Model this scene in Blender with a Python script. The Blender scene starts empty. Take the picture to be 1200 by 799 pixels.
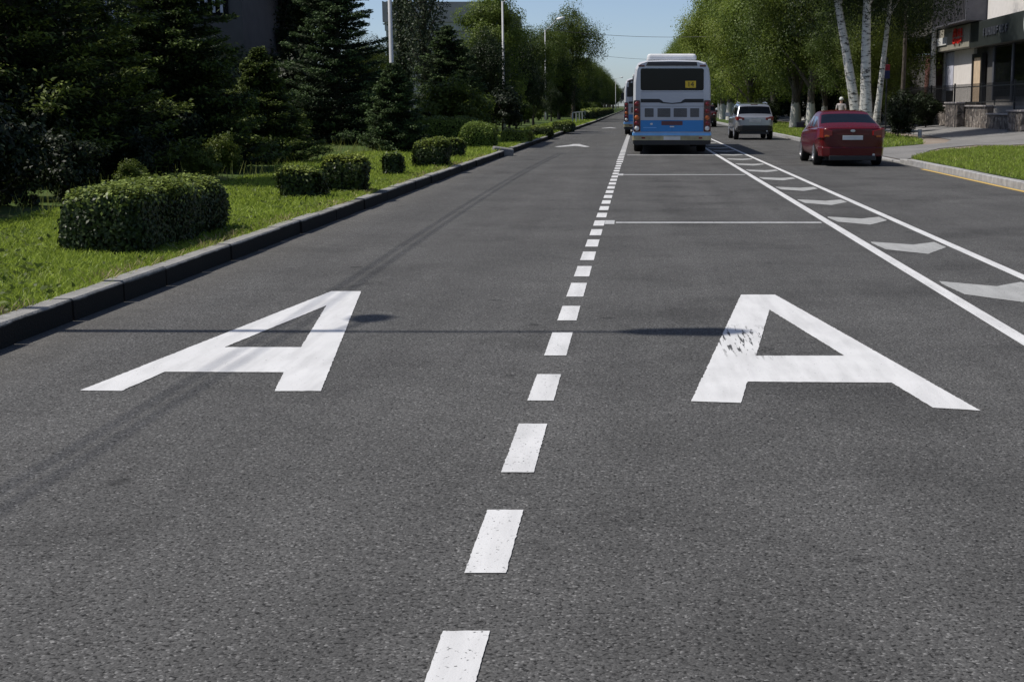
import bpy, bmesh, math, random
import numpy as np
from mathutils import Vector, Matrix

R = math.radians
random.seed(7)
C = bpy.context.scene.collection
scn = bpy.context.scene

# ------------------------------------------------------------------ camera geometry (photo 1200x799)
F_PX, VPX, VPY, CAMH = 1622.0, 744.5, 124.0, 1.55
TH = math.atan((399.5 - VPY) / F_PX)
SUN_EL, SUN_AZ = R(56.0), R(1.0)

def gp(px, py, z=0.0):
    """pixel of the photo -> point of the plane at height z (used once, to survey the site)"""
    u, v = px - VPX, py - 399.5
    dy = F_PX * math.cos(TH) - v * math.sin(TH)
    dz = -F_PX * math.sin(TH) - v * math.cos(TH)
    t = (z - CAMH) / dz
    return (u * t, dy * t)

def at(px, py, Y):
    u, v = px - VPX, py - 399.5
    dy = F_PX * math.cos(TH) - v * math.sin(TH)
    dz = -F_PX * math.sin(TH) - v * math.cos(TH)
    t = Y / dy
    return (u * t, Y, CAMH + dz * t)

# ------------------------------------------------------------------ materials
def new_mat(name):
    m = bpy.data.materials.new(name); m.use_nodes = True
    nt = m.node_tree
    return m, nt, nt.nodes, nt.links, nt.nodes['Principled BSDF']

def N(nodes, typ, **kw):
    n = nodes.new(typ)
    for k, v in kw.items():
        setattr(n, k, v)
    return n

def ramp(nodes, stops):
    r = nodes.new('ShaderNodeValToRGB')
    el = r.color_ramp.elements
    while len(el) > 1: el.remove(el[-1])
    el[0].position = stops[0][0]; c = stops[0][1]
    el[0].color = (*c, 1) if not isinstance(c, (int, float)) else (c, c, c, 1)
    for p, c in stops[1:]:
        e = el.new(p)
        e.color = (*c, 1) if not isinstance(c, (int, float)) else (c, c, c, 1)
    return r

def coord(nodes, links, scale=(1, 1, 1), kind='Object'):
    tc = nodes.new('ShaderNodeTexCoord'); mp = nodes.new('ShaderNodeMapping')
    mp.inputs['Scale'].default_value = scale
    links.new(tc.outputs[kind], mp.inputs['Vector'])
    return mp.outputs['Vector']

def noise(nodes, links, vec, scale, detail=3, rough=.55):
    n = nodes.new('ShaderNodeTexNoise')
    n.inputs['Scale'].default_value = scale; n.inputs['Detail'].default_value = detail
    n.inputs['Roughness'].default_value = rough
    links.new(vec, n.inputs['Vector'])
    return n

def mixc(nodes, links, fac, a, b, blend='MIX'):
    m = nodes.new('ShaderNodeMix'); m.data_type = 'RGBA'; m.blend_type = blend
    def put(sock, v):
        if isinstance(v, (int, float)): sock.default_value = v if sock.type == 'VALUE' else (v, v, v, 1)
        elif isinstance(v, tuple): sock.default_value = (*v, 1) if len(v) == 3 else v
        else: links.new(v, sock)
    put(m.inputs[0], fac); put(m.inputs[6], a); put(m.inputs[7], b)
    return m.outputs[2]

def simple(name, col, rough=.5, metal=0., spec=.5, var=.12, scale=3., coat=0., bump=0., bscale=40.):
    m, nt, nd, lk, p = new_mat(name)
    v = coord(nd, lk)
    n = noise(nd, lk, v, scale, 4)
    r = ramp(nd, [(.3, tuple(c * (1 - var) for c in col)), (.7, tuple(min(1, c * (1 + var)) for c in col))])
    lk.new(n.outputs['Fac'], r.inputs['Fac']); lk.new(r.outputs['Color'], p.inputs['Base Color'])
    p.inputs['Roughness'].default_value = rough; p.inputs['Metallic'].default_value = metal
    p.inputs['Specular IOR Level'].default_value = spec; p.inputs['Coat Weight'].default_value = coat
    p.inputs['Coat Roughness'].default_value = .05
    if bump:
        b = nd.new('ShaderNodeBump'); b.inputs['Strength'].default_value = bump; b.inputs['Distance'].default_value = .02
        n2 = noise(nd, lk, v, bscale, 4); lk.new(n2.outputs['Fac'], b.inputs['Height']); lk.new(b.outputs['Normal'], p.inputs['Normal'])
    return m

def asphalt_color(nd, lk, v, base=1.0):
    vo = nd.new('ShaderNodeTexVoronoi'); vo.inputs['Scale'].default_value = 120
    lk.new(v, vo.inputs['Vector'])
    sep = nd.new('ShaderNodeSeparateColor'); lk.new(vo.outputs['Color'], sep.inputs['Color'])
    g = ramp(nd, [(0., .045 * base), (.25, .066 * base), (.75, .084 * base), (.93, .105 * base), (1., .19 * base)])
    lk.new(sep.outputs[0], g.inputs['Fac'])
    # sparse open pits of two sizes, more of them in some patches
    pit = noise(nd, lk, v, 62, 2, .5)
    pr = ramp(nd, [(.57, 1.), (.63, .3)]); lk.new(pit.outputs['Fac'], pr.inputs['Fac'])
    c = mixc(nd, lk, 1., g.outputs['Color'], pr.outputs['Color'], 'MULTIPLY')
    pit2 = noise(nd, lk, v, 24, 3, .6)
    p2 = ramp(nd, [(.62, 1.), (.69, .4)]); lk.new(pit2.outputs['Fac'], p2.inputs['Fac'])
    c = mixc(nd, lk, 1., c, p2.outputs['Color'], 'MULTIPLY')
    big = noise(nd, lk, v, .55, 5, .62)
    br = ramp(nd, [(.3, .84), (.7, 1.12)]); lk.new(big.outputs['Fac'], br.inputs['Fac'])
    c = mixc(nd, lk, 1., c, br.outputs['Color'], 'MULTIPLY')
    mid = noise(nd, lk, v, 5, 4, .6)
    mr = ramp(nd, [(.3, .92), (.7, 1.07)]); lk.new(mid.outputs['Fac'], mr.inputs['Fac'])
    c = mixc(nd, lk, 1., c, mr.outputs['Color'], 'MULTIPLY')
    # wheel tracks: rolled lengthwise bands, two to a lane
    sx = nd.new('ShaderNodeSeparateXYZ'); lk.new(v, sx.inputs[0])
    mp = nd.new('ShaderNodeMapping'); mp.inputs['Scale'].default_value = (1.5, .05, 1); lk.new(v, mp.inputs['Vector'])
    st = noise(nd, lk, mp.outputs['Vector'], 1.2, 4)
    sr = ramp(nd, [(.3, .88), (.7, 1.1)]); lk.new(st.outputs['Fac'], sr.inputs['Fac'])
    c = mixc(nd, lk, 1., c, sr.outputs['Color'], 'MULTIPLY')
    # oil drips and darker damp-looking blotches, mostly in the bus lane
    so = noise(nd, lk, v, .75, 3, .5)
    lane = nd.new('ShaderNodeMapRange'); lane.inputs['From Min'].default_value = -.8; lane.inputs['From Max'].default_value = .6
    lane.inputs['To Min'].default_value = -.05; lane.inputs['To Max'].default_value = .05; lk.new(sx.outputs['X'], lane.inputs['Value'])
    ad = nd.new('ShaderNodeMath'); ad.operation = 'ADD'; lk.new(so.outputs['Fac'], ad.inputs[0]); lk.new(lane.outputs[0], ad.inputs[1])
    sor = ramp(nd, [(.52, 1.), (.6, .92), (.72, .74)]); lk.new(ad.outputs[0], sor.inputs['Fac'])
    c = mixc(nd, lk, 1., c, sor.outputs['Color'], 'MULTIPLY')
    dr = noise(nd, lk, v, 3.1, 1, .4)
    drr = ramp(nd, [(.74, 1.), (.79, .6)]); lk.new(dr.outputs['Fac'], drr.inputs['Fac'])
    c = mixc(nd, lk, 1., c, drr.outputs['Color'], 'MULTIPLY')
    # grit and dust lying along the left kerb
    du = nd.new('ShaderNodeMapRange'); du.inputs['From Min'].default_value = -4.05; du.inputs['From Max'].default_value = -3.4
    du.inputs['To Min'].default_value = .5; du.inputs['To Max'].default_value = 0; lk.new(sx.outputs['X'], du.inputs['Value'])
    dm = nd.new('ShaderNodeMath'); dm.operation = 'MULTIPLY'; lk.new(du.outputs[0], dm.inputs[0]); lk.new(mid.outputs['Fac'], dm.inputs[1])
    c = mixc(nd, lk, dm.outputs[0], c, (.17, .16, .145))
    # hairline cracks: a warped cell pattern, only inside a few worn patches
    wv = nd.new('ShaderNodeVectorMath'); wv.operation = 'MULTIPLY_ADD'; wv.inputs[1].default_value = (.5, .5, 0); lk.new(mid.outputs['Color'], wv.inputs[0]); lk.new(v, wv.inputs[2])
    ck = nd.new('ShaderNodeTexVoronoi'); ck.feature = 'DISTANCE_TO_EDGE'; ck.inputs['Scale'].default_value = .55; lk.new(wv.outputs[0], ck.inputs['Vector'])
    ckr = ramp(nd, [(.0, .45), (.0025, .6), (.005, 1.)]); lk.new(ck.outputs['Distance'], ckr.inputs['Fac'])
    cm = noise(nd, lk, v, .32, 2, .5); cmr = ramp(nd, [(.56, 1.), (.62, 0.)]); lk.new(cm.outputs['Fac'], cmr.inputs['Fac'])
    ckm = mixc(nd, lk, cmr.outputs['Color'], ckr.outputs['Color'], (1., 1., 1.))
    c = mixc(nd, lk, 1., c, ckm, 'MULTIPLY')
    c = mixc(nd, lk, 1., c, (1.015, 1.0, .975), 'MULTIPLY')
    return c, vo, pit

def make_asphalt():
    m, nt, nd, lk, p = new_mat('asphalt')
    v = coord(nd, lk)
    c, vo, pit = asphalt_color(nd, lk, v, 1.21)
    lk.new(c, p.inputs['Base Color'])
    p.inputs['Roughness'].default_value = .92; p.inputs['Specular IOR Level'].default_value = .18
    b = nd.new('ShaderNodeBump'); b.inputs['Strength'].default_value = .4; b.inputs['Distance'].default_value = .005
    b.invert = True
    lk.new(vo.outputs['Distance'], b.inputs['Height'])
    b2 = nd.new('ShaderNodeBump'); b2.inputs['Strength'].default_value = .35; b2.inputs['Distance'].default_value = .006; b2.invert = True
    lk.new(pit.outputs['Fac'], b2.inputs['Height']); lk.new(b.outputs['Normal'], b2.inputs['Normal'])
    lk.new(b2.outputs['Normal'], p.inputs['Normal'])
    return m

def make_paint(name, col, wear, edge_streak=None):
    """thermoplastic / paint with asphalt showing through where it wore"""
    m, nt, nd, lk, p = new_mat(name)
    v = coord(nd, lk)
    n1 = noise(nd, lk, v, 2.2, 4)
    r = ramp(nd, [(.3, tuple(c * .9 for c in col)), (.7, col)]); lk.new(n1.outputs['Fac'], r.inputs['Fac'])
    mps = nd.new('ShaderNodeMapping'); mps.inputs['Scale'].default_value = (4, .5, 1); lk.new(v, mps.inputs['Vector'])
    ns = noise(nd, lk, mps.outputs['Vector'], 2.5, 4)
    rs = ramp(nd, [(.35, .86), (.6, 1.)]); lk.new(ns.outputs['Fac'], rs.inputs['Fac'])
    cc = mixc(nd, lk, 1., r.outputs['Color'], rs.outputs['Color'], 'MULTIPLY')
    w = noise(nd, lk, v, 62, 4, .62)
    wr = ramp(nd, [(wear, 0.), (wear + .05, 1.)]); lk.new(w.outputs['Fac'], wr.inputs['Fac'])
    fac = wr.outputs['Color']
    if edge_streak:
        (cx, cy, rx, ry) = edge_streak
        mp = nd.new('ShaderNodeMapping'); mp.inputs['Location'].default_value = (-cx / rx, -cy / ry, 0); mp.inputs['Scale'].default_value = (1 / rx, 1 / ry, 1)
        lk.new(v, mp.inputs['Vector'])
        ln = nd.new('ShaderNodeVectorMath'); ln.operation = 'LENGTH'; lk.new(mp.outputs['Vector'], ln.inputs[0])
        lr = ramp(nd, [(.5, 1.), (1., 0.)]); lk.new(ln.outputs['Value'], lr.inputs['Fac'])
        mq = nd.new('ShaderNodeMapping'); mq.inputs['Scale'].default_value = (30, 2.6, 1); lk.new(v, mq.inputs['Vector'])
        q = noise(nd, lk, mq.outputs['Vector'], 1.2, 3, .6)
        qr = ramp(nd, [(.55, 0.), (.6, 1.)]); lk.new(q.outputs['Fac'], qr.inputs['Fac'])
        e = mixc(nd, lk, 1., lr.outputs['Color'], qr.outputs['Color'], 'MULTIPLY')
        fac = mixc(nd, lk, 1., fac, e, 'LIGHTEN')
    a, vo, pit = asphalt_color(nd, lk, v)
    lk.new(mixc(nd, lk, fac, cc, a), p.inputs['Base Color'])
    p.inputs['Roughness'].default_value = .7; p.inputs['Specular IOR Level'].default_value = .3
    b = nd.new('ShaderNodeBump'); b.inputs['Strength'].default_value = .12; b.inputs['Distance'].default_value = .004; b.invert = True
    lk.new(vo.outputs['Distance'], b.inputs['Height']); lk.new(b.outputs['Normal'], p.inputs['Normal'])
    return m

def leaf_mat(name, dark, light, trans=.35, rough=.5):
    m, nt, nd, lk, p = new_mat(name)
    geo = nd.new('ShaderNodeNewGeometry')
    r = ramp(nd, [(0., dark), (.75, light), (1., tuple(min(1, c * 1.35) for c in light))])
    lk.new(geo.outputs['Random Per Island'], r.inputs['Fac'])
    oi = nd.new('ShaderNodeObjectInfo')
    orr = ramp(nd, [(0., (.82, .86, .9)), (1., (1.2, 1.1, .95))]); lk.new(oi.outputs['Random'], orr.inputs['Fac'])
    c = mixc(nd, lk, 1., r.outputs['Color'], orr.outputs['Color'], 'MULTIPLY')
    lk.new(c, p.inputs['Base Color'])
    p.inputs['Roughness'].default_value = rough; p.inputs['Specular IOR Level'].default_value = .22
    t = nd.new('ShaderNodeBsdfTranslucent'); lk.new(c, t.inputs['Color'])
    mx = nd.new('ShaderNodeMixShader'); mx.inputs[0].default_value = trans
    lk.new(p.outputs[0], mx.inputs[1]); lk.new(t.outputs[0], mx.inputs[2])
    lk.new(mx.outputs[0], nd['Material Output'].inputs['Surface'])
    return m

def bark_mat(name, a, b, scale=(8, 8, 1.4), wash=None):
    m, nt, nd, lk, p = new_mat(name)
    v = coord(nd, lk, scale)
    n = noise(nd, lk, v, 3, 5, .65)
    r = ramp(nd, [(.35, a), (.65, b)]); lk.new(n.outputs['Fac'], r.inputs['Fac'])
    c = r.outputs['Color']
    if wash:
        tc = nd.new('ShaderNodeTexCoord'); sx = nd.new('ShaderNodeSeparateXYZ'); lk.new(tc.outputs['Object'], sx.inputs[0])
        n2 = noise(nd, lk, tc.outputs['Object'], 9, 3)
        ad = nd.new('ShaderNodeMath'); ad.operation = 'MULTIPLY_ADD'; ad.inputs[1].default_value = .5; lk.new(n2.outputs['Fac'], ad.inputs[0]); lk.new(sx.outputs['Z'], ad.inputs[2])
        wr = ramp(nd, [(0., 1.), (1., 0.)]); 
        mpn = nd.new('ShaderNodeMapRange'); mpn.inputs['From Min'].default_value = wash; mpn.inputs['From Max'].default_value = wash + .08
        mpn.inputs['To Min'].default_value = 1; mpn.inputs['To Max'].default_value = 0
        lk.new(ad.outputs[0], mpn.inputs['Value'])
        c = mixc(nd, lk, mpn.outputs[0], c, (.58, .56, .52))
    lk.new(c, p.inputs['Base Color']); p.inputs['Roughness'].default_value = .9; p.inputs['Specular IOR Level'].default_value = .2
    bm_ = nd.new('ShaderNodeBump'); bm_.inputs['Strength'].default_value = .7; bm_.inputs['Distance'].default_value = .03
    lk.new(n.outputs['Fac'], bm_.inputs['Height']); lk.new(bm_.outputs['Normal'], p.inputs['Normal'])
    return m

def birch_mat():
    m, nt, nd, lk, p = new_mat('birch_bark')
    v = coord(nd, lk, (1.6, 1.6, 5))
    n = noise(nd, lk, v, 2.4, 5, .7)
    r = ramp(nd, [(.4, (.05, .045, .04)), (.47, (.55, .53, .48)), (.7, (.68, .66, .62))]); lk.new(n.outputs['Fac'], r.inputs['Fac'])
    lk.new(r.outputs['Color'], p.inputs['Base Color']); p.inputs['Roughness'].default_value = .75
    return m

def stone_mat():
    m, nt, nd, lk, p = new_mat('rubble_stone')
    v = coord(nd, lk)
    vo = nd.new('ShaderNodeTexVoronoi'); vo.inputs['Scale'].default_value = 4.5; lk.new(v, vo.inputs['Vector'])
    sep = nd.new('ShaderNodeSeparateColor'); lk.new(vo.outputs['Color'], sep.inputs['Color'])
    r = ramp(nd, [(0., (.07, .058, .05)), (.5, (.17, .14, .12)), (1., (.36, .31, .27))]); lk.new(sep.outputs[0], r.inputs['Fac'])
    ve = nd.new('ShaderNodeTexVoronoi'); ve.feature = 'DISTANCE_TO_EDGE'; ve.inputs['Scale'].default_value = 4.5; lk.new(v, ve.inputs['Vector'])
    er = ramp(nd, [(.02, 0.), (.06, 1.)]); lk.new(ve.outputs['Distance'], er.inputs['Fac'])
    c = mixc(nd, lk, er.outputs['Color'], (.2, .19, .17), r.outputs['Color'])
    n = noise(nd, lk, v, 14, 4); nr = ramp(nd, [(.3, .7), (.7, 1.15)]); lk.new(n.outputs['Fac'], nr.inputs['Fac'])
    lk.new(mixc(nd, lk, 1., c, nr.outputs['Color'], 'MULTIPLY'), p.inputs['Base Color'])
    p.inputs['Roughness'].default_value = .9
    b = nd.new('ShaderNodeBump'); b.inputs['Strength'].default_value = .9; b.inputs['Distance'].default_value = .05
    lk.new(er.outputs['Color'], b.inputs['Height']); lk.new(b.outputs['Normal'], p.inputs['Normal'])
    return m

def soil_mat(name, cols, scale=1.2, bump=.6):
    m, nt, nd, lk, p = new_mat(name)
    v = coord(nd, lk)
    n = noise(nd, lk, v, scale, 6, .65)
    r = ramp(nd, [(.3 + .4 * i / (len(cols) - 1), c) for i, c in enumerate(cols)]); lk.new(n.outputs['Fac'], r.inputs['Fac'])
    n2 = noise(nd, lk, v, 30, 4); nr = ramp(nd, [(.3, .7), (.7, 1.2)]); lk.new(n2.outputs['Fac'], nr.inputs['Fac'])
    lk.new(mixc(nd, lk, 1., r.outputs['Color'], nr.outputs['Color'], 'MULTIPLY'), p.inputs['Base Color'])
    p.inputs['Roughness'].default_value = .95; p.inputs['Specular IOR Level'].default_value = .15
    b = nd.new('ShaderNodeBump'); b.inputs['Strength'].default_value = bump; b.inputs['Distance'].default_value = .03
    lk.new(n2.outputs['Fac'], b.inputs['Height']); lk.new(b.outputs['Normal'], p.inputs['Normal'])
    return m

def grille_mat():
    m, nt, nd, lk, p = new_mat('grille_slats')
    v = coord(nd, lk)
    w = nd.new('ShaderNodeTexWave'); w.wave_type = 'BANDS'; w.bands_direction = 'X'; w.inputs['Scale'].default_value = 9
    lk.new(v, w.inputs['Vector'])
    r = ramp(nd, [(.35, .03), (.65, .2)]); lk.new(w.outputs['Fac'], r.inputs['Fac']); lk.new(r.outputs['Color'], p.inputs['Base Color'])
    p.inputs['Roughness'].default_value = .5
    return m

M = {}
M['asphalt'] = make_asphalt()
sx, sy = gp(877, 400)
M['paint'] = make_paint('white_road_paint', (.68, .675, .67), .625)
M['paint_new'] = make_paint('white_letter_paint', (.69, .685, .68), .67)
M['paint_streak'] = make_paint('white_letter_paint_scuffed', (.69, .685, .68), .665, (sx, sy, .36, .75))
M['paint_old'] = make_paint('faded_road_paint', (.4, .4, .39), .62)
M['paint_line'] = make_paint('thin_white_paint', (.52, .52, .52), .6)
M['paint_yellow'] = make_paint('yellow_road_paint', (.62, .42, .12), .6)
M['kerb'] = simple('kerb_concrete', (.36, .35, .33), .9, spec=.2, var=.25, scale=6, bump=.5, bscale=60)
def kerb_mat():
    m, nt, nd, lk, p = new_mat('kerb_painted_shade')
    v = coord(nd, lk)
    n = noise(nd, lk, v, 6, 5, .6)
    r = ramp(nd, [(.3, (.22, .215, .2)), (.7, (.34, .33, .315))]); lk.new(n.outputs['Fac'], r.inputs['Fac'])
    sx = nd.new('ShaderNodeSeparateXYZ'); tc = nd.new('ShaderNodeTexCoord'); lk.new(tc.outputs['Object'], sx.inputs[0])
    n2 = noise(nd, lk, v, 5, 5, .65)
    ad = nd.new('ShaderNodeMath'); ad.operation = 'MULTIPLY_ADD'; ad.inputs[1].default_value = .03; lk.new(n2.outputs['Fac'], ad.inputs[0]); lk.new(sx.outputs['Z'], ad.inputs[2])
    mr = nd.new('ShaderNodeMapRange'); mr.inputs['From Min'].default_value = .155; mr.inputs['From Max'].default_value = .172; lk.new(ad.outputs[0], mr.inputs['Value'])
    lk.new(mixc(nd, lk, mr.outputs[0], (.021, .019, .017), r.outputs['Color']), p.inputs['Base Color'])  # shade of the kerb face painted in: near-black below the pale top
    p.inputs['Roughness'].default_value = .9; p.inputs['Specular IOR Level'].default_value = .15
    b = nd.new('ShaderNodeBump'); b.inputs['Strength'].default_value = .5; b.inputs['Distance'].default_value = .02
    n3 = noise(nd, lk, v, 60, 4); lk.new(n3.outputs['Fac'], b.inputs['Height']); lk.new(b.outputs['Normal'], p.inputs['Normal'])
    return m
M['kerb_shade'] = kerb_mat()
M['kerb_r'] = simple('pale_kerb_concrete', (.34, .335, .33), .9, spec=.2, var=.25, scale=5, bump=.5, bscale=60)
M['soil'] = soil_mat('verge_soil', [(.05, .06, .025), (.07, .085, .03), (.1, .085, .055)], 1.4)
M['turf'] = soil_mat('turf_base', [(.05, .08, .02), (.07, .11, .025), (.1, .1, .05)], 1.1)
M['dust'] = soil_mat('dusty_ground', [(.2, .16, .13), (.27, .22, .18), (.3, .27, .23)], 1.3, .4)
M['pave'] = soil_mat('pavement_asphalt', [(.17, .165, .16), (.21, .205, .2), (.25, .24, .23)], .7, .3)
M['ground'] = soil_mat('ground', [(.06, .07, .03), (.09, .09, .05)], .5)
M['grass'] = leaf_mat('grass_blades', (.14, .2, .028), (.3, .4, .065), .45)
M['grass_dry'] = leaf_mat('grass_blades_dry', (.14, .17, .04), (.24, .27, .08), .35)
M['straw'] = leaf_mat('dry_straw', (.2, .16, .08), (.36, .3, .17), .2)
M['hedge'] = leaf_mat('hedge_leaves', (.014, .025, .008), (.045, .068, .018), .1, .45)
M['hedge_top'] = leaf_mat('hedge_sunlit_top', (.1, .14, .024), (.25, .31, .07), .25, .45)  # sunlight on hedge tops put into the leaf colour; sides stay dark
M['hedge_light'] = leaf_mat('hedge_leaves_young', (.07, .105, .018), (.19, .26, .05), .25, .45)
M['fir'] = leaf_mat('fir_needles', (.016, .029, .01), (.042, .064, .017), .15, .7)
M['fir_blue'] = leaf_mat('spruce_needles', (.016, .03, .014), (.042, .064, .028), .15, .7)
M['fir_tip'] = leaf_mat('fir_lit_tips', (.045, .07, .014), (.13, .175, .038), .2, .6)  # sunlit branch ends as a lighter needle colour, likewise for spruce
M['fir_blue_tip'] = leaf_mat('spruce_lit_tips', (.04, .07, .025), (.105, .16, .06), .2, .6)
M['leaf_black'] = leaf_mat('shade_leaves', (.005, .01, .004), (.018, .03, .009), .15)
M['leaf_dark'] = leaf_mat('dark_leaves', (.009, .018, .006), (.032, .052, .014), .2)
M['leaf_mid'] = leaf_mat('mid_leaves', (.06, .092, .018), (.11, .15, .03), .4)
M['leaf_light'] = leaf_mat('light_leaves', (.1, .145, .026), (.17, .225, .042), .42)
M['leaf_poplar'] = leaf_mat('poplar_leaves', (.035, .05, .025), (.08, .1, .05), .3)
M['bark'] = bark_mat('bark', (.05, .04, .03), (.13, .11, .09))
M['bark_wash'] = bark_mat('whitewashed_bark', (.06, .05, .04), (.16, .14, .12), wash=1.75)
M['birch'] = birch_mat()
M['bark_pale'] = bark_mat('grey_birch_bark', (.07, .065, .06), (.22, .21, .2))
M['stone'] = stone_mat()
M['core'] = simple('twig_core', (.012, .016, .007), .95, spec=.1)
M['steel'] = simple('galvanised_steel', (.42, .43, .44), .5, .3)
M['polewhite'] = simple('pale_pole_paint', (.5, .5, .5), .6)
M['iron'] = simple('black_iron', (.015, .015, .017), .5)
M['black'] = simple('black_plastic', (.012, .012, .013), .45)
M['rubber'] = simple('tyre_rubber', (.014, .014, .014), .85, spec=.2)
M['rim'] = simple('alloy_rim', (.5, .5, .52), .3, .8)
M['glass'] = simple('dark_tinted_glass', (.006, .007, .008), .05, spec=.5, var=.3)
M['bus_glass'] = simple('bus_rear_glass', (.004, .004, .005), .08, spec=.22, var=.3)
M['car_glass'] = simple('dark_car_glass', (.004, .005, .007), .06, spec=.14, var=.3)
M['glass_blue'] = simple('blue_tinted_glass', (.05, .07, .13), .06, spec=.9, var=.2)
M['bus_white'] = simple('bus_white_paint', (.56, .57, .6), .3, coat=.4, var=.05, scale=1.2)
M['bus_silver'] = simple('bus_silver_paint', (.46, .47, .51), .32, .1, coat=.4, var=.06, scale=1.2)
M['bus_blue'] = simple('bus_blue_paint', (.018, .21, .54), .3, coat=.4, var=.08, scale=1.2)
M['bus_lblue'] = simple('bus_pale_blue_trim', (.16, .42, .8), .35, coat=.3)
M['bus_cream'] = simple('bus_cream_bumper', (.36, .32, .19), .45, var=.3)
M['ac_white'] = simple('roof_unit_white', (.72, .72, .72), .4)
M['red_lamp'] = simple('red_lamp_lens', (.17, .01, .01), .15, coat=.5)
M['red_dark'] = simple('dark_red_housing', (.08, .01, .01), .25, coat=.5)
M['orange_lamp'] = simple('orange_lamp_lens', (.5, .12, .02), .15, coat=.5)
M['yellow'] = simple('yellow_sign', (.75, .5, .03), .5)
M['maroon'] = simple('dark_maroon_panel', (.12, .045, .05), .5)
M['white'] = simple('white_plastic', (.7, .7, .68), .45)
M['plate'] = simple('number_plate_white', (.62, .62, .6), .4)
M['grille'] = grille_mat()
M['car_red'] = simple('deep_red_car_paint', (.085, .0015, .004), .24, .0, spec=.35, coat=.2, var=.04)
M['car_silver'] = simple('silver_car_paint', (.36, .37, .39), .28, .6, coat=1., var=.04)
M['car_white'] = simple('white_car_paint', (.6, .66, .72), .3, coat=1., var=.04)
M['car_dark'] = simple('dark_plum_car_paint', (.05, .02, .025), .28, .2, coat=1.)
M['wall_grey'] = simple('grey_panel_wall', (.09, .085, .09), .85, var=.12, scale=2)
M['wall_conc'] = simple('weathered_concrete', (.34, .31, .3), .85, var=.14, scale=1.2)
M['wall_conc_l'] = simple('pale_concrete_band', (.42, .4, .39), .85, var=.1, scale=1.2)
M['wall_white'] = simple('white_render', (.72, .68, .65), .8, var=.06)
M['wall_dark'] = simple('dark_render', (.1, .095, .09), .85)
M['khaki'] = simple('khaki_fascia_panel', (.3, .28, .23), .55, var=.08)
M['fascia_dark'] = simple('black_green_fascia', (.03, .035, .033), .4)
M['sign_grey'] = simple('dull_grey_letters', (.075, .08, .095), .5)
M['sign_red'] = simple('red_letters', (.62, .03, .02), .45)
M['door_beige'] = simple('beige_door', (.62, .48, .34), .55)
M['brick_red'] = simple('brown_red_wall', (.14, .06, .05), .8)
M['curtain'] = simple('white_curtain', (.52, .53, .62), .8)
M['slat_pale'] = simple('pale_grille_slats', (.26, .25, .25), .5)
M['slat'] = simple('grey_slats', (.13, .13, .15), .6)
M['umb_blue'] = simple('blue_canvas', (.03, .08, .22), .8)
M['skin'] = simple('skin', (.42, .25, .18), .55)
M['hair'] = simple('dark_hair', (.03, .02, .015), .6)
M['shirt'] = simple('white_shirt_cloth', (.52, .46, .45), .8)
M['trouser'] = simple('dusty_pink_cloth', (.4, .25, .25), .85)
M['cap'] = simple('white_cap_cloth', (.7, .7, .68), .8)
M['banner_red'] = simple('red_banner_cloth', (.3, .015, .03), .7)
M['banner_blue'] = simple('navy_banner_cloth', (.015, .02, .08), .7)

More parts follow.
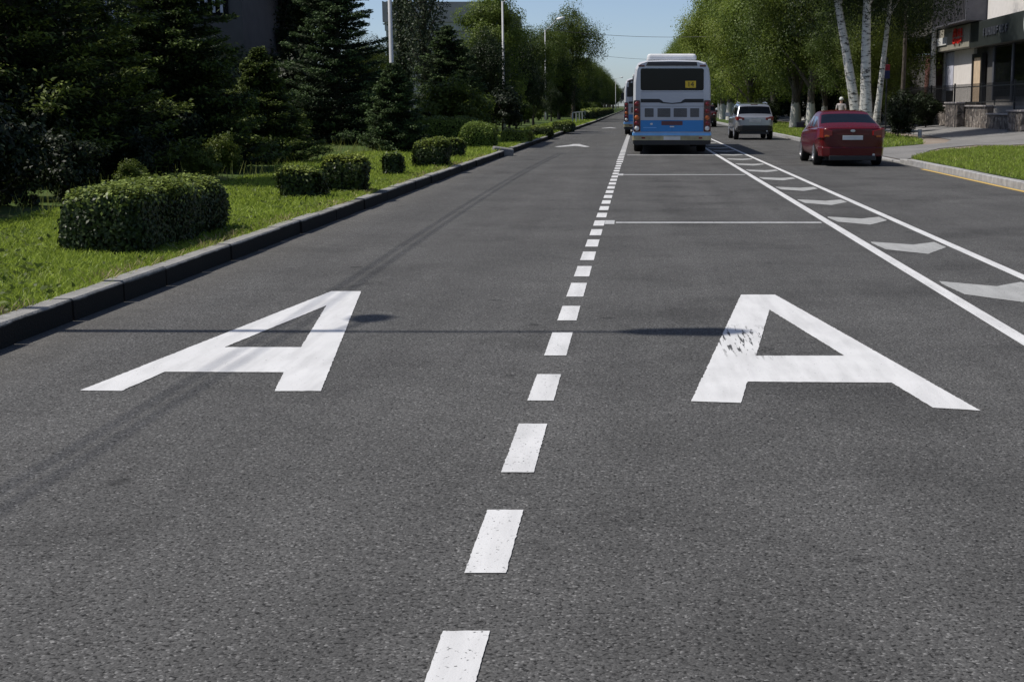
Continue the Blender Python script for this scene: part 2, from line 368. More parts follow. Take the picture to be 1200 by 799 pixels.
# ------------------------------------------------------------------ mesh helpers
class MB:
    def __init__(s): s.v, s.f, s.m = [], [], []
    def add(s, verts, faces, mi=0):
        o = len(s.v); s.v += [tuple(p) for p in verts]
        s.f += [tuple(i + o for i in f) for f in faces]; s.m += [mi] * len(faces)
        return s
    def box(s, x0, x1, y0, y1, z0, z1, mi=0):
        v = [(x0, y0, z0), (x1, y0, z0), (x1, y1, z0), (x0, y1, z0), (x0, y0, z1), (x1, y0, z1), (x1, y1, z1), (x0, y1, z1)]
        return s.add(v, [(3, 2, 1, 0), (4, 5, 6, 7), (0, 1, 5, 4), (1, 2, 6, 5), (2, 3, 7, 6), (3, 0, 4, 7)], mi)
    def tube(s, pts, radii, n=8, mi=0, cap=True):
        pts = [Vector(p) for p in pts]
        if isinstance(radii, (int, float)): radii = [radii] * len(pts)
        rings = []
        ref = Vector((1, 0, 0))
        for i, p in enumerate(pts):
            d = (pts[min(i + 1, len(pts) - 1)] - pts[max(i - 1, 0)]).normalized()
            if abs(d.dot(ref)) > .95: ref = Vector((0, 1, 0))
            a = (ref - d * ref.dot(d)).normalized(); b = d.cross(a)
            rings.append([p + (a * math.cos(t) + b * math.sin(t)) * radii[i] for t in [2 * math.pi * k / n for k in range(n)]])
        v = [p for r in rings for p in r]; f = []
        for i in range(len(rings) - 1):
            for k in range(n):
                f.append((i * n + k, i * n + (k + 1) % n, (i + 1) * n + (k + 1) % n, (i + 1) * n + k))
        if cap:
            f.append(tuple(reversed(range(n)))); f.append(tuple((len(rings) - 1) * n + k for k in range(n)))
        return s.add(v, f, mi)
    def lathe_x(s, prof, cx, cy, cz, n=24, mi=0):
        """profile [(x, r)] spun about the x axis"""
        v, f = [], []
        for (x, r) in prof:
            for k in range(n):
                t = 2 * math.pi * k / n
                v.append((cx + x, cy + r * math.cos(t), cz + r * math.sin(t)))
        for i in range(len(prof) - 1):
            for k in range(n):
                f.append((i * n + k, (i + 1) * n + k, (i + 1) * n + (k + 1) % n, i * n + (k + 1) % n))
        return s.add(v, f, mi)
    def lathe_z(s, prof, c=(0, 0, 0), n=16, mi=0):
        v, f = [], []
        for (r, z) in prof:
            for k in range(n):
                t = 2 * math.pi * k / n
                v.append((c[0] + r * math.cos(t), c[1] + r * math.sin(t), c[2] + z))
        for i in range(len(prof) - 1):
            for k in range(n):
                f.append((i * n + k, i * n + (k + 1) % n, (i + 1) * n + (k + 1) % n, (i + 1) * n + k))
        return s.add(v, f, mi)
    def build(s, name, mats, parent=None, smooth=False, bevel=0., segs=2, loc=None):
        me = bpy.data.meshes.new(name); me.from_pydata(s.v, [], s.f)
        if not isinstance(mats, (list, tuple)): mats = [mats]
        for m in mats: me.materials.append(m)
        me.polygons.foreach_set('material_index', s.m)
        if smooth: me.polygons.foreach_set('use_smooth', [True] * len(me.polygons))
        me.update()
        o = bpy.data.objects.new(name, me); C.objects.link(o)
        if parent: o.parent = parent
        if loc: o.location = loc
        if bevel:
            b = o.modifiers.new('bevel', 'BEVEL'); b.width = bevel; b.segments = segs; b.limit_method = 'ANGLE'; b.angle_limit = R(40)
        return o

def tag(o, label=None, cat=None, group=None, kind=None):
    if label: o['label'] = label
    if cat: o['category'] = cat
    if group: o['group'] = group
    if kind: o['kind'] = kind
    return o

def thing(name, label, cat, loc=(0, 0, 0), rz=0., group=None):
    o = bpy.data.objects.new(name, None); C.objects.link(o)
    o.empty_display_size = .2
    o.location = loc; o.rotation_euler = (0, 0, rz)
    return tag(o, label, cat, group)

def dup(root, loc, rz=0., scale=None, label=None, group=None):
    r = root.copy(); C.objects.link(r); r.location = loc; r.rotation_euler = (0, 0, rz)
    if scale: r.scale = scale
    if label: r['label'] = label
    if group: r['group'] = group
    for ch in list(root.children):
        c = ch.copy(); C.objects.link(c); c.parent = r
        for g in ch.children:
            d = g.copy(); C.objects.link(d); d.parent = c
    return r

def fast_mesh(name, V, Q, mats, parent=None, midx=None):
    """V (n,3) float array, Q (m,4) int array -> mesh object"""
    me = bpy.data.meshes.new(name)
    n, m = len(V), len(Q)
    me.vertices.add(n); me.vertices.foreach_set('co', V.astype(np.float32).ravel())
    me.loops.add(m * 4); me.loops.foreach_set('vertex_index', Q.astype(np.int32).ravel())
    me.polygons.add(m); me.polygons.foreach_set('loop_start', np.arange(0, m * 4, 4, dtype=np.int32))
    try: me.polygons.foreach_set('loop_total', np.full(m, 4, dtype=np.int32))
    except Exception: pass
    for mt in (mats if isinstance(mats, (list, tuple)) else [mats]): me.materials.append(mt)
    if midx is not None: me.polygons.foreach_set('material_index', midx.astype(np.int32))
    me.update(calc_edges=True); me.validate()
    o = bpy.data.objects.new(name, me); C.objects.link(o)
    if parent: o.parent = parent
    return o

def norm(a): return a / np.maximum(np.linalg.norm(a, axis=-1, keepdims=True), 1e-9)

def leaves(c, nrm, d, l, w, bend=.0):
    """diamond leaves: centres c, normals nrm, directions d (all (n,3)), length l, width w"""
    d = norm(d - nrm * np.sum(d * nrm, -1, keepdims=True)); s = np.cross(nrm, d)
    l = np.asarray(l).reshape(-1, 1); w = np.asarray(w).reshape(-1, 1)
    n = len(c)
    V = np.empty((n, 4, 3))
    V[:, 0] = c - d * l / 2; V[:, 1] = c + s * w / 2 + nrm * w * bend; V[:, 2] = c + d * l / 2; V[:, 3] = c - s * w / 2 + nrm * w * bend
    Q = np.arange(n * 4).reshape(n, 4)
    return V.reshape(-1, 3), Q

def cat_mesh(parts):
    vs, qs, ms, o = [], [], [], 0
    for V, Q, mi in parts:
        vs.append(V); qs.append(Q + o); ms.append(np.full(len(Q), mi)); o += len(V)
    return np.concatenate(vs), np.concatenate(qs), np.concatenate(ms)

# ------------------------------------------------------------------ trees
def trunk_pts(rng, H, lean=(0, 0), bend=.15, n=7):
    pts = []
    for i in range(n):
        t = i / (n - 1)
        pts.append((lean[0] * t + rng.normal(0, bend) * t * (1 - .3 * t) * (i > 0), lean[1] * t + rng.normal(0, bend) * t * (i > 0), H * t))
    return pts

def interp(pts, z):
    for a, b in zip(pts, pts[1:]):
        if a[2] <= z <= b[2]:
            t = (z - a[2]) / (b[2] - a[2] + 1e-9)
            return Vector(a).lerp(Vector(b), t)
    return Vector(pts[-1])

def broadleaf(name, label, cat, seed, H, base, Rr, nleaf, lsize, lmat, bmat, r0=.22, lean=(0, 0), trunk_top=.82, nl=16, group=None, squash=1., droop=0., bend=.15, fill=.55):
    rng = np.random.default_rng(seed)
    root = thing(name, label, cat, group=group)
    tp = trunk_pts(rng, H * trunk_top, lean, bend)
    mb = MB()
    rr = [r0 * (1.35 if i == 0 else 1 - .8 * i / (len(tp) - 1)) for i in range(len(tp))]
    mb.tube(tp, rr, 10, cap=False)
    lobes = []
    for i in range(nl):
        t = (i + .5) / nl
        z0 = base * .8 + (H * trunk_top * .93 - base * .8) * t ** .9
        p0 = interp(tp, min(z0, H * trunk_top * .98))
        ang = i * 2.4 + rng.normal(0, .4)
        # crown outline: widest at ~40%
        prof = math.sin(math.pi * min(1, max(.0, .18 + .78 * t))) ** .8
        ext = Rr * (.35 + .65 * prof) * rng.uniform(.55, .95)
        rise = (H - z0) * rng.uniform(.12, .5) - droop * rng.uniform(.2, 1)
        p2 = p0 + Vector((math.cos(ang) * ext * .72, math.sin(ang) * ext * .72, rise))
        p1 = p0.lerp(p2, .5) + Vector((0, 0, rng.uniform(-.1, .35)))
        rb = r0 * (.5 - .3 * t)
        mb.tube([p0, p1, p2], [rb, rb * .6, rb * .2], 6, cap=False)
        lobes.append((np.array(p2), Rr * rng.uniform(.3, .46)))
        lobes.append((np.array(p0.lerp(p2, .55)) + rng.normal(0, .15 * Rr, 3), Rr * rng.uniform(.26, .4)))
    top = np.array(tp[-1]) + np.array([0, 0, H * (1 - trunk_top) * .5]); lobes.append((top, Rr * .38)); lobes.append((top - np.array([0, 0, Rr * .4]), Rr * .45))
    mb.build('trunk', bmat, root, smooth=True)
    per = nleaf // len(lobes)
    parts = []
    for (c, r) in lobes:
        ncl = 16
        u = norm(rng.normal(size=(ncl, 3))); rad = rng.uniform(.35, 1.0, (ncl, 1)) ** .6
        cl = c + u * rad * r * np.array([1, 1, .8 * squash])
        k = rng.integers(0, ncl, per)
        off = np.clip(rng.normal(0, 1, (per, 3)), -1.7, 1.7) * r * .2
        p = cl[k] + off
        if droop: p[:, 2] -= np.abs(rng.normal(0, droop * .5, per))
        keep = p[:, 2] > base * fill
        p = p[keep]; n_ = len(p)
        out = norm(p - c) * 1.0 + np.array([0, 0, .45]) + rng.normal(0, .42, (n_, 3))
        parts.append((*leaves(p, norm(out), rng.normal(size=(n_, 3)) + np.array([0, 0, -.4 - droop]), lsize * rng.uniform(.7, 1.35, n_), lsize * rng.uniform(.45, .75, n_), .15), 0))
    V, Q, ms = cat_mesh(parts)
    fast_mesh('crown', V, Q, lmat, root)
    return root

def conifer(name, label, cat, seed, H, Rr, nb, per, lsize, lmat, bare=.02, group=None, up=.15, power=.9):
    rng = np.random.default_rng(seed)
    root = thing(name, label, cat, group=group)
    tp = trunk_pts(rng, H * .97, bend=.04)
    mb = MB(); mb.tube(tp, [.02 * H * (1 - .93 * i / (len(tp) - 1)) for i in range(len(tp))], 8, cap=False)
    parts = []
    for b in range(nb):
        t = (b + rng.uniform(0, 1)) / nb
        t = t ** 1.15
        z = H * (bare + (0.97 - bare) * t)
        L = Rr * ((1 - t) ** power) * rng.uniform(.6, 1.15) + .14
        ang = b * 2.39996 + rng.normal(0, .3)
        dirv = np.array([math.cos(ang), math.sin(ang), 0.])
        p0 = np.array(interp(tp, z))
        n_ = max(14, int(per * (.25 + L / Rr)))
        s = rng.uniform(.12, 1., n_) ** .75
        drop = -.28 * L * (s - s ** 2 * .9) * (1 - t) + up * L * s
        side = np.array([-dirv[1], dirv[0], 0.])
        spread = rng.normal(0, .2 * L * (1 - s * .72) + .05, n_)
        p = p0 + dirv * (s * L - np.abs(spread) * .4)[:, None] + side * spread[:, None]
        p[:, 2] += drop + rng.normal(0, .022 + .01 * L, n_)
        d = dirv + side * (np.sign(spread) * .8)[:, None] + rng.normal(0, .35, (n_, 3)) + np.array([0, 0, .1])
        nrm = norm(np.array([0, 0, 1.]) + rng.normal(0, .5, (n_, 3)))
        ll, lw = lsize * rng.uniform(.8, 1.7, n_), lsize * rng.uniform(.36, .65, n_)
        yt = (s > .8) & (rng.uniform(size=n_) < .8)  # outer needles take the lighter colour that paints in sunlight
        for sel, mi in ((yt, 1), (~yt, 0)):
            if sel.any(): parts.append((*leaves(p[sel], nrm[sel], d[sel], ll[sel], lw[sel], .1), mi))
        tip = p0 + dirv * L * .9; tip[2] += up * L * .9 - .02
        mid = p0 + dirv * L * .5; mid[2] += (-.28 * .3 * (1 - t) + up * .5) * L
        mb.tube([p0, mid, tip], [.012 * L + .006, .008 * L + .004, .003], 4, cap=False)
    mb.build('trunk', M['bark'], root, smooth=True)
    V, Q, ms = cat_mesh(parts)
    V[:, 2] = np.maximum(V[:, 2], .02)
    fast_mesh('crown', V, Q, [lmat, M['fir_blue_tip'] if lmat == M['fir_blue'] else M['fir_tip']], root, midx=ms)
    return root

def hedge(name, label, x0, x1, y0, y1, z0, z1, seed, lsize=.045, dens=1600, mat='hedge', group='clipped hedges along the left verge', cat='hedge', lump=.055, pinch=.0, pw=5.):
    """clipped hedge: dark twig core + leaves all over a rounded, uneven box"""
    rng = np.random.default_rng(seed)
    cx, cy = (x0 + x1) / 2, (y0 + y1) / 2
    hx, hy, hz = (x1 - x0) / 2, (y1 - y0) / 2, (z1 - z0)
    area = 2 * hz * (2 * hx + 2 * hy) + 4 * hx * hy
    n = int(area * dens)
    # random directions on box surface then superellipsoid
    side = rng.uniform(0, area, n)
    p = np.empty((n, 3))
    u = rng.uniform(-1, 1, (n, 2)); h = rng.uniform(0, 1, n)
    a1 = 4 * hx * hy; a2 = a1 + 4 * hz * hx
    top = side < a1; fb = (side >= a1) & (side < a2); lr = side >= a2
    sg = np.where(rng.uniform(size=n) < .5, -1., 1.)
    p[top] = np.stack([u[top, 0], u[top, 1], np.ones(top.sum())], -1)
    p[fb] = np.stack([u[fb, 0], sg[fb], h[fb]], -1)
    p[lr] = np.stack([sg[lr], u[lr, 0], h[lr]], -1)
    def shape(q):
        k = (np.abs(q[:, 0]) ** pw + np.abs(q[:, 1]) ** pw + np.abs(np.maximum(q[:, 2], 0)) ** pw) ** (1 / pw)
        q = q / np.maximum(k, 1e-6)[:, None]
        wob = lump * (np.sin(q[:, 0] * hx * 7 + seed) + np.sin(q[:, 1] * hy * 5 + seed * 2) + np.sin(q[:, 2] * 6 + seed * 3 + q[:, 1] * 3)) * .6
        tap = 1 - pinch * (1 - q[:, 2])
        return np.stack([q[:, 0] * (hx + wob) * tap, q[:, 1] * (hy + wob) * tap, q[:, 2] * (hz + wob)], -1)
    sp = shape(p)
    nr = norm(np.stack([p[:, 0] * (np.abs(p[:, 0]) > .97), p[:, 1] * (np.abs(p[:, 1]) > .97), (p[:, 2] > .97) * 1.], -1) + 1e-3)
    sp = sp + nr * rng.normal(0.005, .022, (n, 1)) - nr * np.abs(rng.normal(0, .03, (n, 1)))
    stray = rng.uniform(size=n) < .03
    sp[stray] += np.stack([rng.normal(0, .03, stray.sum()), rng.normal(0, .03, stray.sum()), np.abs(rng.normal(.03, .03, stray.sum()))], -1)
    nrm = norm(nr * 1.3 + rng.normal(0, .45, (n, 3)) + np.array([0, 0, .1]))
    V, Q = leaves(sp, nrm, rng.normal(size=(n, 3)), lsize * rng.uniform(.7, 1.3, n), lsize * rng.uniform(.45, .7, n), .15)
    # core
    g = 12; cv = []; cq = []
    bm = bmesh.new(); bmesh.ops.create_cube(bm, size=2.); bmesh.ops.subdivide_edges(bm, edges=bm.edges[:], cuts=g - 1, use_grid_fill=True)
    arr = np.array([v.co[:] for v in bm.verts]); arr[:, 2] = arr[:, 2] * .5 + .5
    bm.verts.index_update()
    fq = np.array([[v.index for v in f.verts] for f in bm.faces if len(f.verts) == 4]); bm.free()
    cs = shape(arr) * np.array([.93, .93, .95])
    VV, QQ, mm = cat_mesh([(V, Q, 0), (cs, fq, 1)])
    young = (sp[:, 2] > hz * (.86 + .08 * rng.normal(size=n))) & (rng.uniform(size=n) < .85)  # top leaves get the lighter colour that stands for sun from above
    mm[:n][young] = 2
    o = fast_mesh(name, VV, QQ, [M[mat], M['core'], M['hedge_top' if mat == 'hedge' else 'hedge_light']], midx=mm)
    o.location = (cx, cy, z0)
    return tag(o, label, cat, group)

def blades(n, xs, ys, zs, rng, h=(.05, .14), w=.007, lean=.75):
    """grass blades: tapered quads"""
    ang = rng.uniform(0, 2 * math.pi, n)
    s = np.stack([np.cos(ang), np.sin(ang), np.zeros(n)], -1)
    ld = np.stack([rng.normal(0, lean, n), rng.normal(0, lean, n), np.ones(n)], -1)
    hh = rng.uniform(*h, n)[:, None]; ww = (w * rng.uniform(.6, 1.5, n))[:, None]
    b = np.stack([xs, ys, zs], -1)
    V = np.empty((n, 4, 3))
    V[:, 0] = b - s * ww; V[:, 1] = b + s * ww
    V[:, 2] = b + ld * hh + s * ww * .25; V[:, 3] = b + ld * hh - s * ww * .25
    return V.reshape(-1, 3), np.arange(n * 4).reshape(n, 4)

# ------------------------------------------------------------------ setting: ground, road, kerbs, pavements
def kerb_x(y):           # left kerb face; the carriageway narrows a little far down the street
    return -4.1 if y < 45 else -4.1 + .4 * min(1, (y - 45) / 90.)
YS = [-25, 45, 75, 105, 135, 200, 400, 900]
mb = MB(); mb.add([(-2500, -400, -.06), (2500, -400, -.06), (2500, 3500, -.06), (-2500, 3500, -.06)], [(0, 1, 2, 3)])
tag(mb.build('ground', M['ground']), kind='structure')
mb = MB(); v = []
for y in YS: v += [(kerb_x(y) - .02, y, 0), (7.22, y, 0)]
mb.add(v, [(2 * i, 2 * i + 1, 2 * i + 3, 2 * i + 2) for i in range(len(YS) - 1)])
road = tag(mb.build('road', M['asphalt']), kind='structure')

# left kerb stones
rng = np.random.default_rng(3)
mb = MB(); y = -12.
while y < 420:
    L = 1.0 if y < 120 else 6.0
    x = kerb_x(y); x2 = kerb_x(y + L); dz = rng.normal(0, .007); dx = rng.normal(0, .008)
    g = .009
    z0, z1 = -.04, .165 + dz
    a = [(x - .16 + dx, y + g), (x + dx, y + g), (x2 + dx, y + L - g), (x2 - .16 + dx, y + L - g)]
    ch = .014
    vv = [(a[0][0], a[0][1], z0), (a[1][0], a[1][1], z0), (a[2][0], a[2][1], z0), (a[3][0], a[3][1], z0),
          (a[0][0], a[0][1], z1), (a[1][0] - ch, a[1][1], z1), (a[2][0] - ch, a[2][1], z1), (a[3][0], a[3][1], z1),
          (a[1][0], a[1][1], z1 - ch), (a[2][0], a[2][1], z1 - ch)]
    mb.add(vv, [(4, 5, 6, 7), (5, 8, 9, 6), (8, 1, 2, 9), (0, 1, 8, 5, 4), (2, 3, 7, 6, 9), (3, 0, 4, 7)])
    y += L
tag(mb.build('kerb', M['kerb_shade']), kind='structure')

# left verge: uneven soil/turf sheet up to and under the trees
def vz(x, y): return .135 + .035 * math.sin(x * 1.7 + y * .6) * math.sin(y * .9 - x) * min(1, max(0, (-4.3 - x) / .8)) + .02 * max(0, -x - 6) * (1 if x > -12 else 6 / max(.01, -x - 6))
xs = [-4.24, -4.5, -4.8, -5.2, -5.6, -6., -6.5, -7, -8, -9, -10.5, -13, -20, -60]
ys = [-15 + .6 * i for i in range(125)] + [62, 70, 85, 110, 140, 200, 300, 500, 900]
mb = MB(); v = []
for y in ys:
    for x in xs:
        xx = x if y < 45 else x + (kerb_x(y) + 4.1)
        v.append((xx, y, vz(x, min(y, 60))))
nx = len(xs)
mb.add(v, [(j * nx + i, j * nx + i + 1, (j + 1) * nx + i + 1, (j + 1) * nx + i)[::-1] for j in range(len(ys) - 1) for i in range(nx - 1)])
tag(mb.build('verge', M['turf'], smooth=True), kind='structure')

# left verge grass blades
rng = np.random.default_rng(11)
parts = []
def lawn(n, y0, y1, xa, xb, h, w):
    y = rng.uniform(y0, y1, n); x = xa + (xb - xa) * rng.uniform(0, 1, n) ** 1.1
    x = np.where(y > 45, x + .4 * np.minimum(1, (y - 45) / 90.), x)
    # patchy
    pat = np.sin(x * 3.1 + y * 1.3) + np.sin(y * 2.3 - x * 1.9) + rng.normal(0, .8, n)
    k = pat > -1.5
    x, y = x[k], y[k]
    z = np.array([vz(a, min(b, 60)) for a, b in zip(x, y)])
    return (*blades(len(x), x, y, z - .01, rng, h, w), 0)
parts.append(lawn(90000, 9, 17, -4.27, -7.6, (.02, .075), .006))
parts.append(lawn(60000, 17, 30, -4.27, -7.6, (.03, .09), .009))
parts.append(lawn(30000, 30, 60, -4.27, -8, (.04, .13), .012))
parts.append(lawn(14000, 60, 140, -4.27, -7, (.05, .15), .03))
nw = 9000
x = rng.uniform(-7.4, -4.3, nw); y = 9 + 21 * rng.uniform(0, 1, nw) ** 1.4
k = (np.sin(x * 4.3 + y * 2.1) + np.sin(y * 3.7 - x * 2.9) + rng.normal(0, .5, nw)) > .5
x, y = x[k], y[k]; nw = len(x)
V0, Q0 = leaves(np.stack([x, y, np.array([vz(a, b) for a, b in zip(x, y)]) + rng.uniform(.02, .09, nw)], -1), norm(np.array([0, 0, 1.]) + rng.normal(0, .5, (nw, 3))), rng.normal(size=(nw, 3)), rng.uniform(.03, .08, nw), rng.uniform(.02, .045, nw), .1)
parts.append((V0, Q0, 2))
x = -4.26 - np.abs(rng.normal(0, .12, 5000)); y = rng.uniform(9, 40, 5000); k = np.sin(y * 2.3) + rng.normal(0, .7, 5000) > .1; x, y = x[k], y[k]
parts.append((*blades(len(x), x, y, np.full(len(x), .13), rng, (.03, .1), .006, .8), 3))
x = rng.uniform(-9.5, -6.9, 900); y = rng.uniform(17, 45, 900)
parts.append((*blades(900, x, y, np.array([vz(a, b) for a, b in zip(x, y)]), rng, (.12, .34), .007, .3), 1))
V, Q, ms = cat_mesh(parts)
tag(fast_mesh('grass', V, Q, [M['grass'], M['grass_dry'], M['leaf_mid'], M['straw']], midx=ms), kind='stuff')

# right side: kerb, apron, verge, pavement
def rz(x):
    if x < 8: return .15
    if x < 12.5: return .15 + .1 * (x - 8) / 4.5
    return .25 + .3 * min(1, (x - 12.5) / 3.)
mb = MB(); y = 2.
rng = np.random.default_rng(5)
while y < 420:
    L = 1.0 if y < 110 else 6.0
    h = .15
    if 36.5 < y < 46: h = .15 - .09 * min(1, (y - 36.5) / 1.5, (46 - y) / 1.5)
    mb.box(7.2 + rng.normal(0, .004), 7.38, y + .003, y + L - .003, -.04, h + rng.normal(0, .003))
    y += L
tag(mb.build('kerb', M['kerb_r'], bevel=.012, segs=1), kind='structure')
xs = [7.37, 8, 9, 10, 11, 12.5, 14, 15.6, 18, 30, 60]
ys = [-10, 10, 20, 30, 36, 38, 41, 44, 46, 50, 60, 80, 120, 200, 400, 900]
mb = MB(); v = []
for y in ys:
    for x in xs:
        z = rz(x)
        if 37 < y < 46 and x < 8.5: z -= .085
        v.append((x, y, z - .012))
nx = len(xs)
mb.add(v, [(j * nx + i, j * nx + i + 1, (j + 1) * nx + i + 1, (j + 1) * nx + i) for j in range(len(ys) - 1) for i in range(nx - 1)])
tag(mb.build('dusty_verge_ground', M['dust'], smooth=True), kind='structure')

def sheet(name, poly, mat, dz, kind='structure'):
    """flat patch over the right-hand ground, triangulated finely enough to follow rz()"""
    bm = bmesh.new()
    vs = [bm.verts.new((x, y, 0)) for x, y in poly]
    bm.faces.new(vs)
    for xx in (8, 9, 10, 11, 12.5, 14, 15.6):
        bmesh.ops.bisect_plane(bm, geom=bm.verts[:] + bm.edges[:] + bm.faces[:], plane_co=(xx, 0, 0), plane_no=(1, 0, 0))
    for yy in (36, 38, 41, 44, 46):
        bmesh.ops.bisect_plane(bm, geom=bm.verts[:] + bm.edges[:] + bm.faces[:], plane_co=(0, yy, 0), plane_no=(0, 1, 0))
    for q in bm.verts:
        z = rz(q.co.x)
        if 37 < q.co.y < 46 and q.co.x < 8.5: z -= .085
        q.co.z = z + dz
    me = bpy.data.meshes.new(name); bm.to_mesh(me); bm.free(); me.materials.append(M[mat])
    o = bpy.data.objects.new(name, me); C.objects.link(o)
    return tag(o, kind=kind)
walk = sheet('pavement', [(13.1, 8), (15.58, 8), (15.58, 300), (12.6, 300), (12.6, 60), (12.2, 54), (11.2, 50.5), (7.4, 45.6), (7.4, 38.6), (8.3, 41), (9.8, 45), (11.6, 47.5), (13.1, 46)], 'pave', .006)
G2 = [(7.4, 37.6), (8.15, 40), (9.6, 43.4), (11.2, 45.3), (12.3, 45.5), (12.7, 40), (12.7, 8), (7.4, 8)]
G1 = [(7.4, 47), (8.4, 46.8), (10.3, 50), (11.5, 56), (12, 66), (12, 300), (7.4, 300)]
sheet('verge', G2, 'turf', .003); sheet('verge', G1, 'turf', .003)

def inside(poly, x, y):
    r = np.zeros(len(x), bool); n = len(poly)
    for i in range(n):
        (xa, ya), (xb, yb) = poly[i], poly[(i + 1) % n]
        c = ((ya > y) != (yb > y)) & (x < (xb - xa) * (y - ya) / (yb - ya + 1e-12) + xa)
        r ^= c
    return r
rng = np.random.default_rng(21)
parts = []
for poly, n, y0, y1, h, w in ((G2, 90000, 16, 46, (.04, .1), .009), (G1, 26000, 46, 110, (.05, .14), .015)):
    x = rng.uniform(7.42, 12.7, n); y = rng.uniform(y0, y1, n)
    pat = np.sin(x * 2.1 + y * .9) + np.sin(y * 1.7 - x * 1.3) + rng.normal(0, .7, n) - np.maximum(0, x - 11.) * 1.1
    k = inside(poly, x, y) & (pat > -1.4); x, y = x[k], y[k]
    z = np.array([rz(a) for a in x]) - .01
    dry = (rng.uniform(size=len(x)) < .25)
    V1, Q1 = blades((~dry).sum(), x[~dry], y[~dry], z[~dry], rng, h, w); V2, Q2 = blades(dry.sum(), x[dry], y[dry], z[dry], rng, h, w)
    parts += [(V1, Q1, 0), (V2, Q2, 1)]
V, Q, ms = cat_mesh(parts)
tag(fast_mesh('grass', V, Q, [M['grass'], M['grass_dry']], midx=ms), kind='stuff')

# ------------------------------------------------------------------ road markings (parts of the road)
rng = np.random.default_rng(9)
def rough_loop(pts, step=.035, jit=.004):
    jit *= .45; step *= .7
    out = []
    n = len(pts)
    for i in range(n):
        a, b = np.array(pts[i]), np.array(pts[(i + 1) % n]); L = np.linalg.norm(b - a); k = max(1, int(L / step))
        nn = np.array([-(b - a)[1], (b - a)[0]]) / max(L, 1e-6)
        for q in range(k):
            out.append(tuple(a + (b - a) * q / k + nn * (rng.normal(0, jit) if q else 0)))
    return out
def marking(name, loops, mat, z=.004, jit=.004, label=None, step=.035):
    bm = bmesh.new(); edges = []
    for lp in loops:
        vs = [bm.verts.new((x, y, z)) for x, y in rough_loop(lp, step, jit)]
        edges += [bm.edges.new((vs[i], vs[(i + 1) % len(vs)])) for i in range(len(vs))]
    bmesh.ops.triangle_fill(bm, edges=edges, use_beauty=True, normal=(0, 0, 1))
    for f in bm.faces:
        if f.normal.z < 0: f.normal_flip()
    me = bpy.data.meshes.new(name); bm.to_mesh(me); bm.free(); me.materials.append(M[mat])
    o = bpy.data.objects.new(name, me); C.objects.link(o); o.parent = road
    if label: o['label'] = label
    return o
A1 = [(388.3, 341.7), (423.3, 341.7), (376, 458.8), (321.7, 458.8), (332.7, 436.7), (193.3, 436.2), (142.7, 458.6), (94, 458)]
A1h = [(382.7, 358.3), (352.7, 407.3), (263.3, 407.3)]
A2 = [(868.3, 345.7), (908.3, 345.7), (1149, 481.7), (1093.3, 478.3), (1045, 449), (875.7, 447.7), (868.3, 472.7), (810, 470.7)]
A2h = [(901.7, 363.3), (886, 417.3), (989.3, 417.3)]
P = lambda lp: [gp(*q) for q in lp]
marking('painted_letter', [P(A1), P(A1h)], 'paint_new', label='clean white letter A in the left lane')
marking('painted_letter', [P(A2), P(A2h)], 'paint_streak', label='white letter A with scuffed left leg in the right lane')
def zc2y(zc): return (zc - CAMH * math.sin(TH)) / math.cos(TH)
near = [(3.35, 4.14), (4.653, 5.38), (5.93, 6.836), (7.37, 8.095), (8.70, 9.586), (10.12, 10.85), (11.38, 12.26)]
dashes = near + [(11.38 + 1.345 * k, 12.2 + 1.345 * k) for k in range(1, 92)]
for i, (a, b) in enumerate(dashes):
    y0, y1 = zc2y(a), zc2y(b)
    off = .0022 * max(0, y0 - 8); w = .07 + (.02 if i > 25 else 0)
    marking('lane_dash', [[(-.505 + off - w, y0), (-.505 + off + w, y0), (-.505 + off + w, y1), (-.505 + off - w, y1)]], 'paint', jit=.0025 if i < 14 else 0, step=.03 if i < 14 else 9)
def strip(name, xa, xb, y0, y1, w, mat, z=.004):
    n = 60; L, Rr = [], []
    for i in range(n + 1):
        t = (i / n) ** 1.8; y = y0 + (y1 - y0) * t; x = xa + (xb - xa) * t
        L.append((x - w / 2, y)); Rr.append((x + w / 2, y))
    return marking(name, [L + Rr[::-1]], mat, z, jit=.002, step=9)
strip('edge_line', 2.6, 2.56, 2.5, 260, .115, 'paint')['label'] = 'left white line of the hatched buffer'
strip('edge_line', 3.55, 3.62, 2.5, 260, .11, 'paint')['label'] = 'right white line of the hatched buffer'
strip('yellow_line', 7.1, 7.1, 4, 34.5, .12, 'paint_yellow')
# hatch chevrons between the two lines
for k in range(-2, 40):
    y = zc2y(12.36 + 3.6 * k)
    if y < 3: continue
    t = .0
    ch = [(2.70, y - .15), (2.72, y + .02), (3.14, y - .33), (3.44, y - .02), (3.45, y - .62), (3.10, y - 1.32), (2.74, y - .85)]
    marking('chevron_mark', [ch], 'paint_old', jit=.006 if k < 8 else 0, step=.05 if k < 8 else 9)
for (zc, w) in ((18.6, .17), (31.5, .22), (44.0, .3)):
    y = zc2y(zc)
    marking('cross_line', [[(-.26, y - w / 2), (2.5, y - w / 2), (2.5, y + w / 2), (-.26, y + w / 2)]], 'paint_line', jit=.003)
y = zc2y(18.65); marking('marking_square', [[(-.41, y - .3), (-.28, y - .3), (-.28, y + .3), (-.41, y + .3)]], 'paint_line')
y = zc2y(31.5); marking('marking_square', [[(-.4, y - .4), (-.27, y - .4), (-.27, y + .4), (-.4, y + .4)]], 'paint_line')
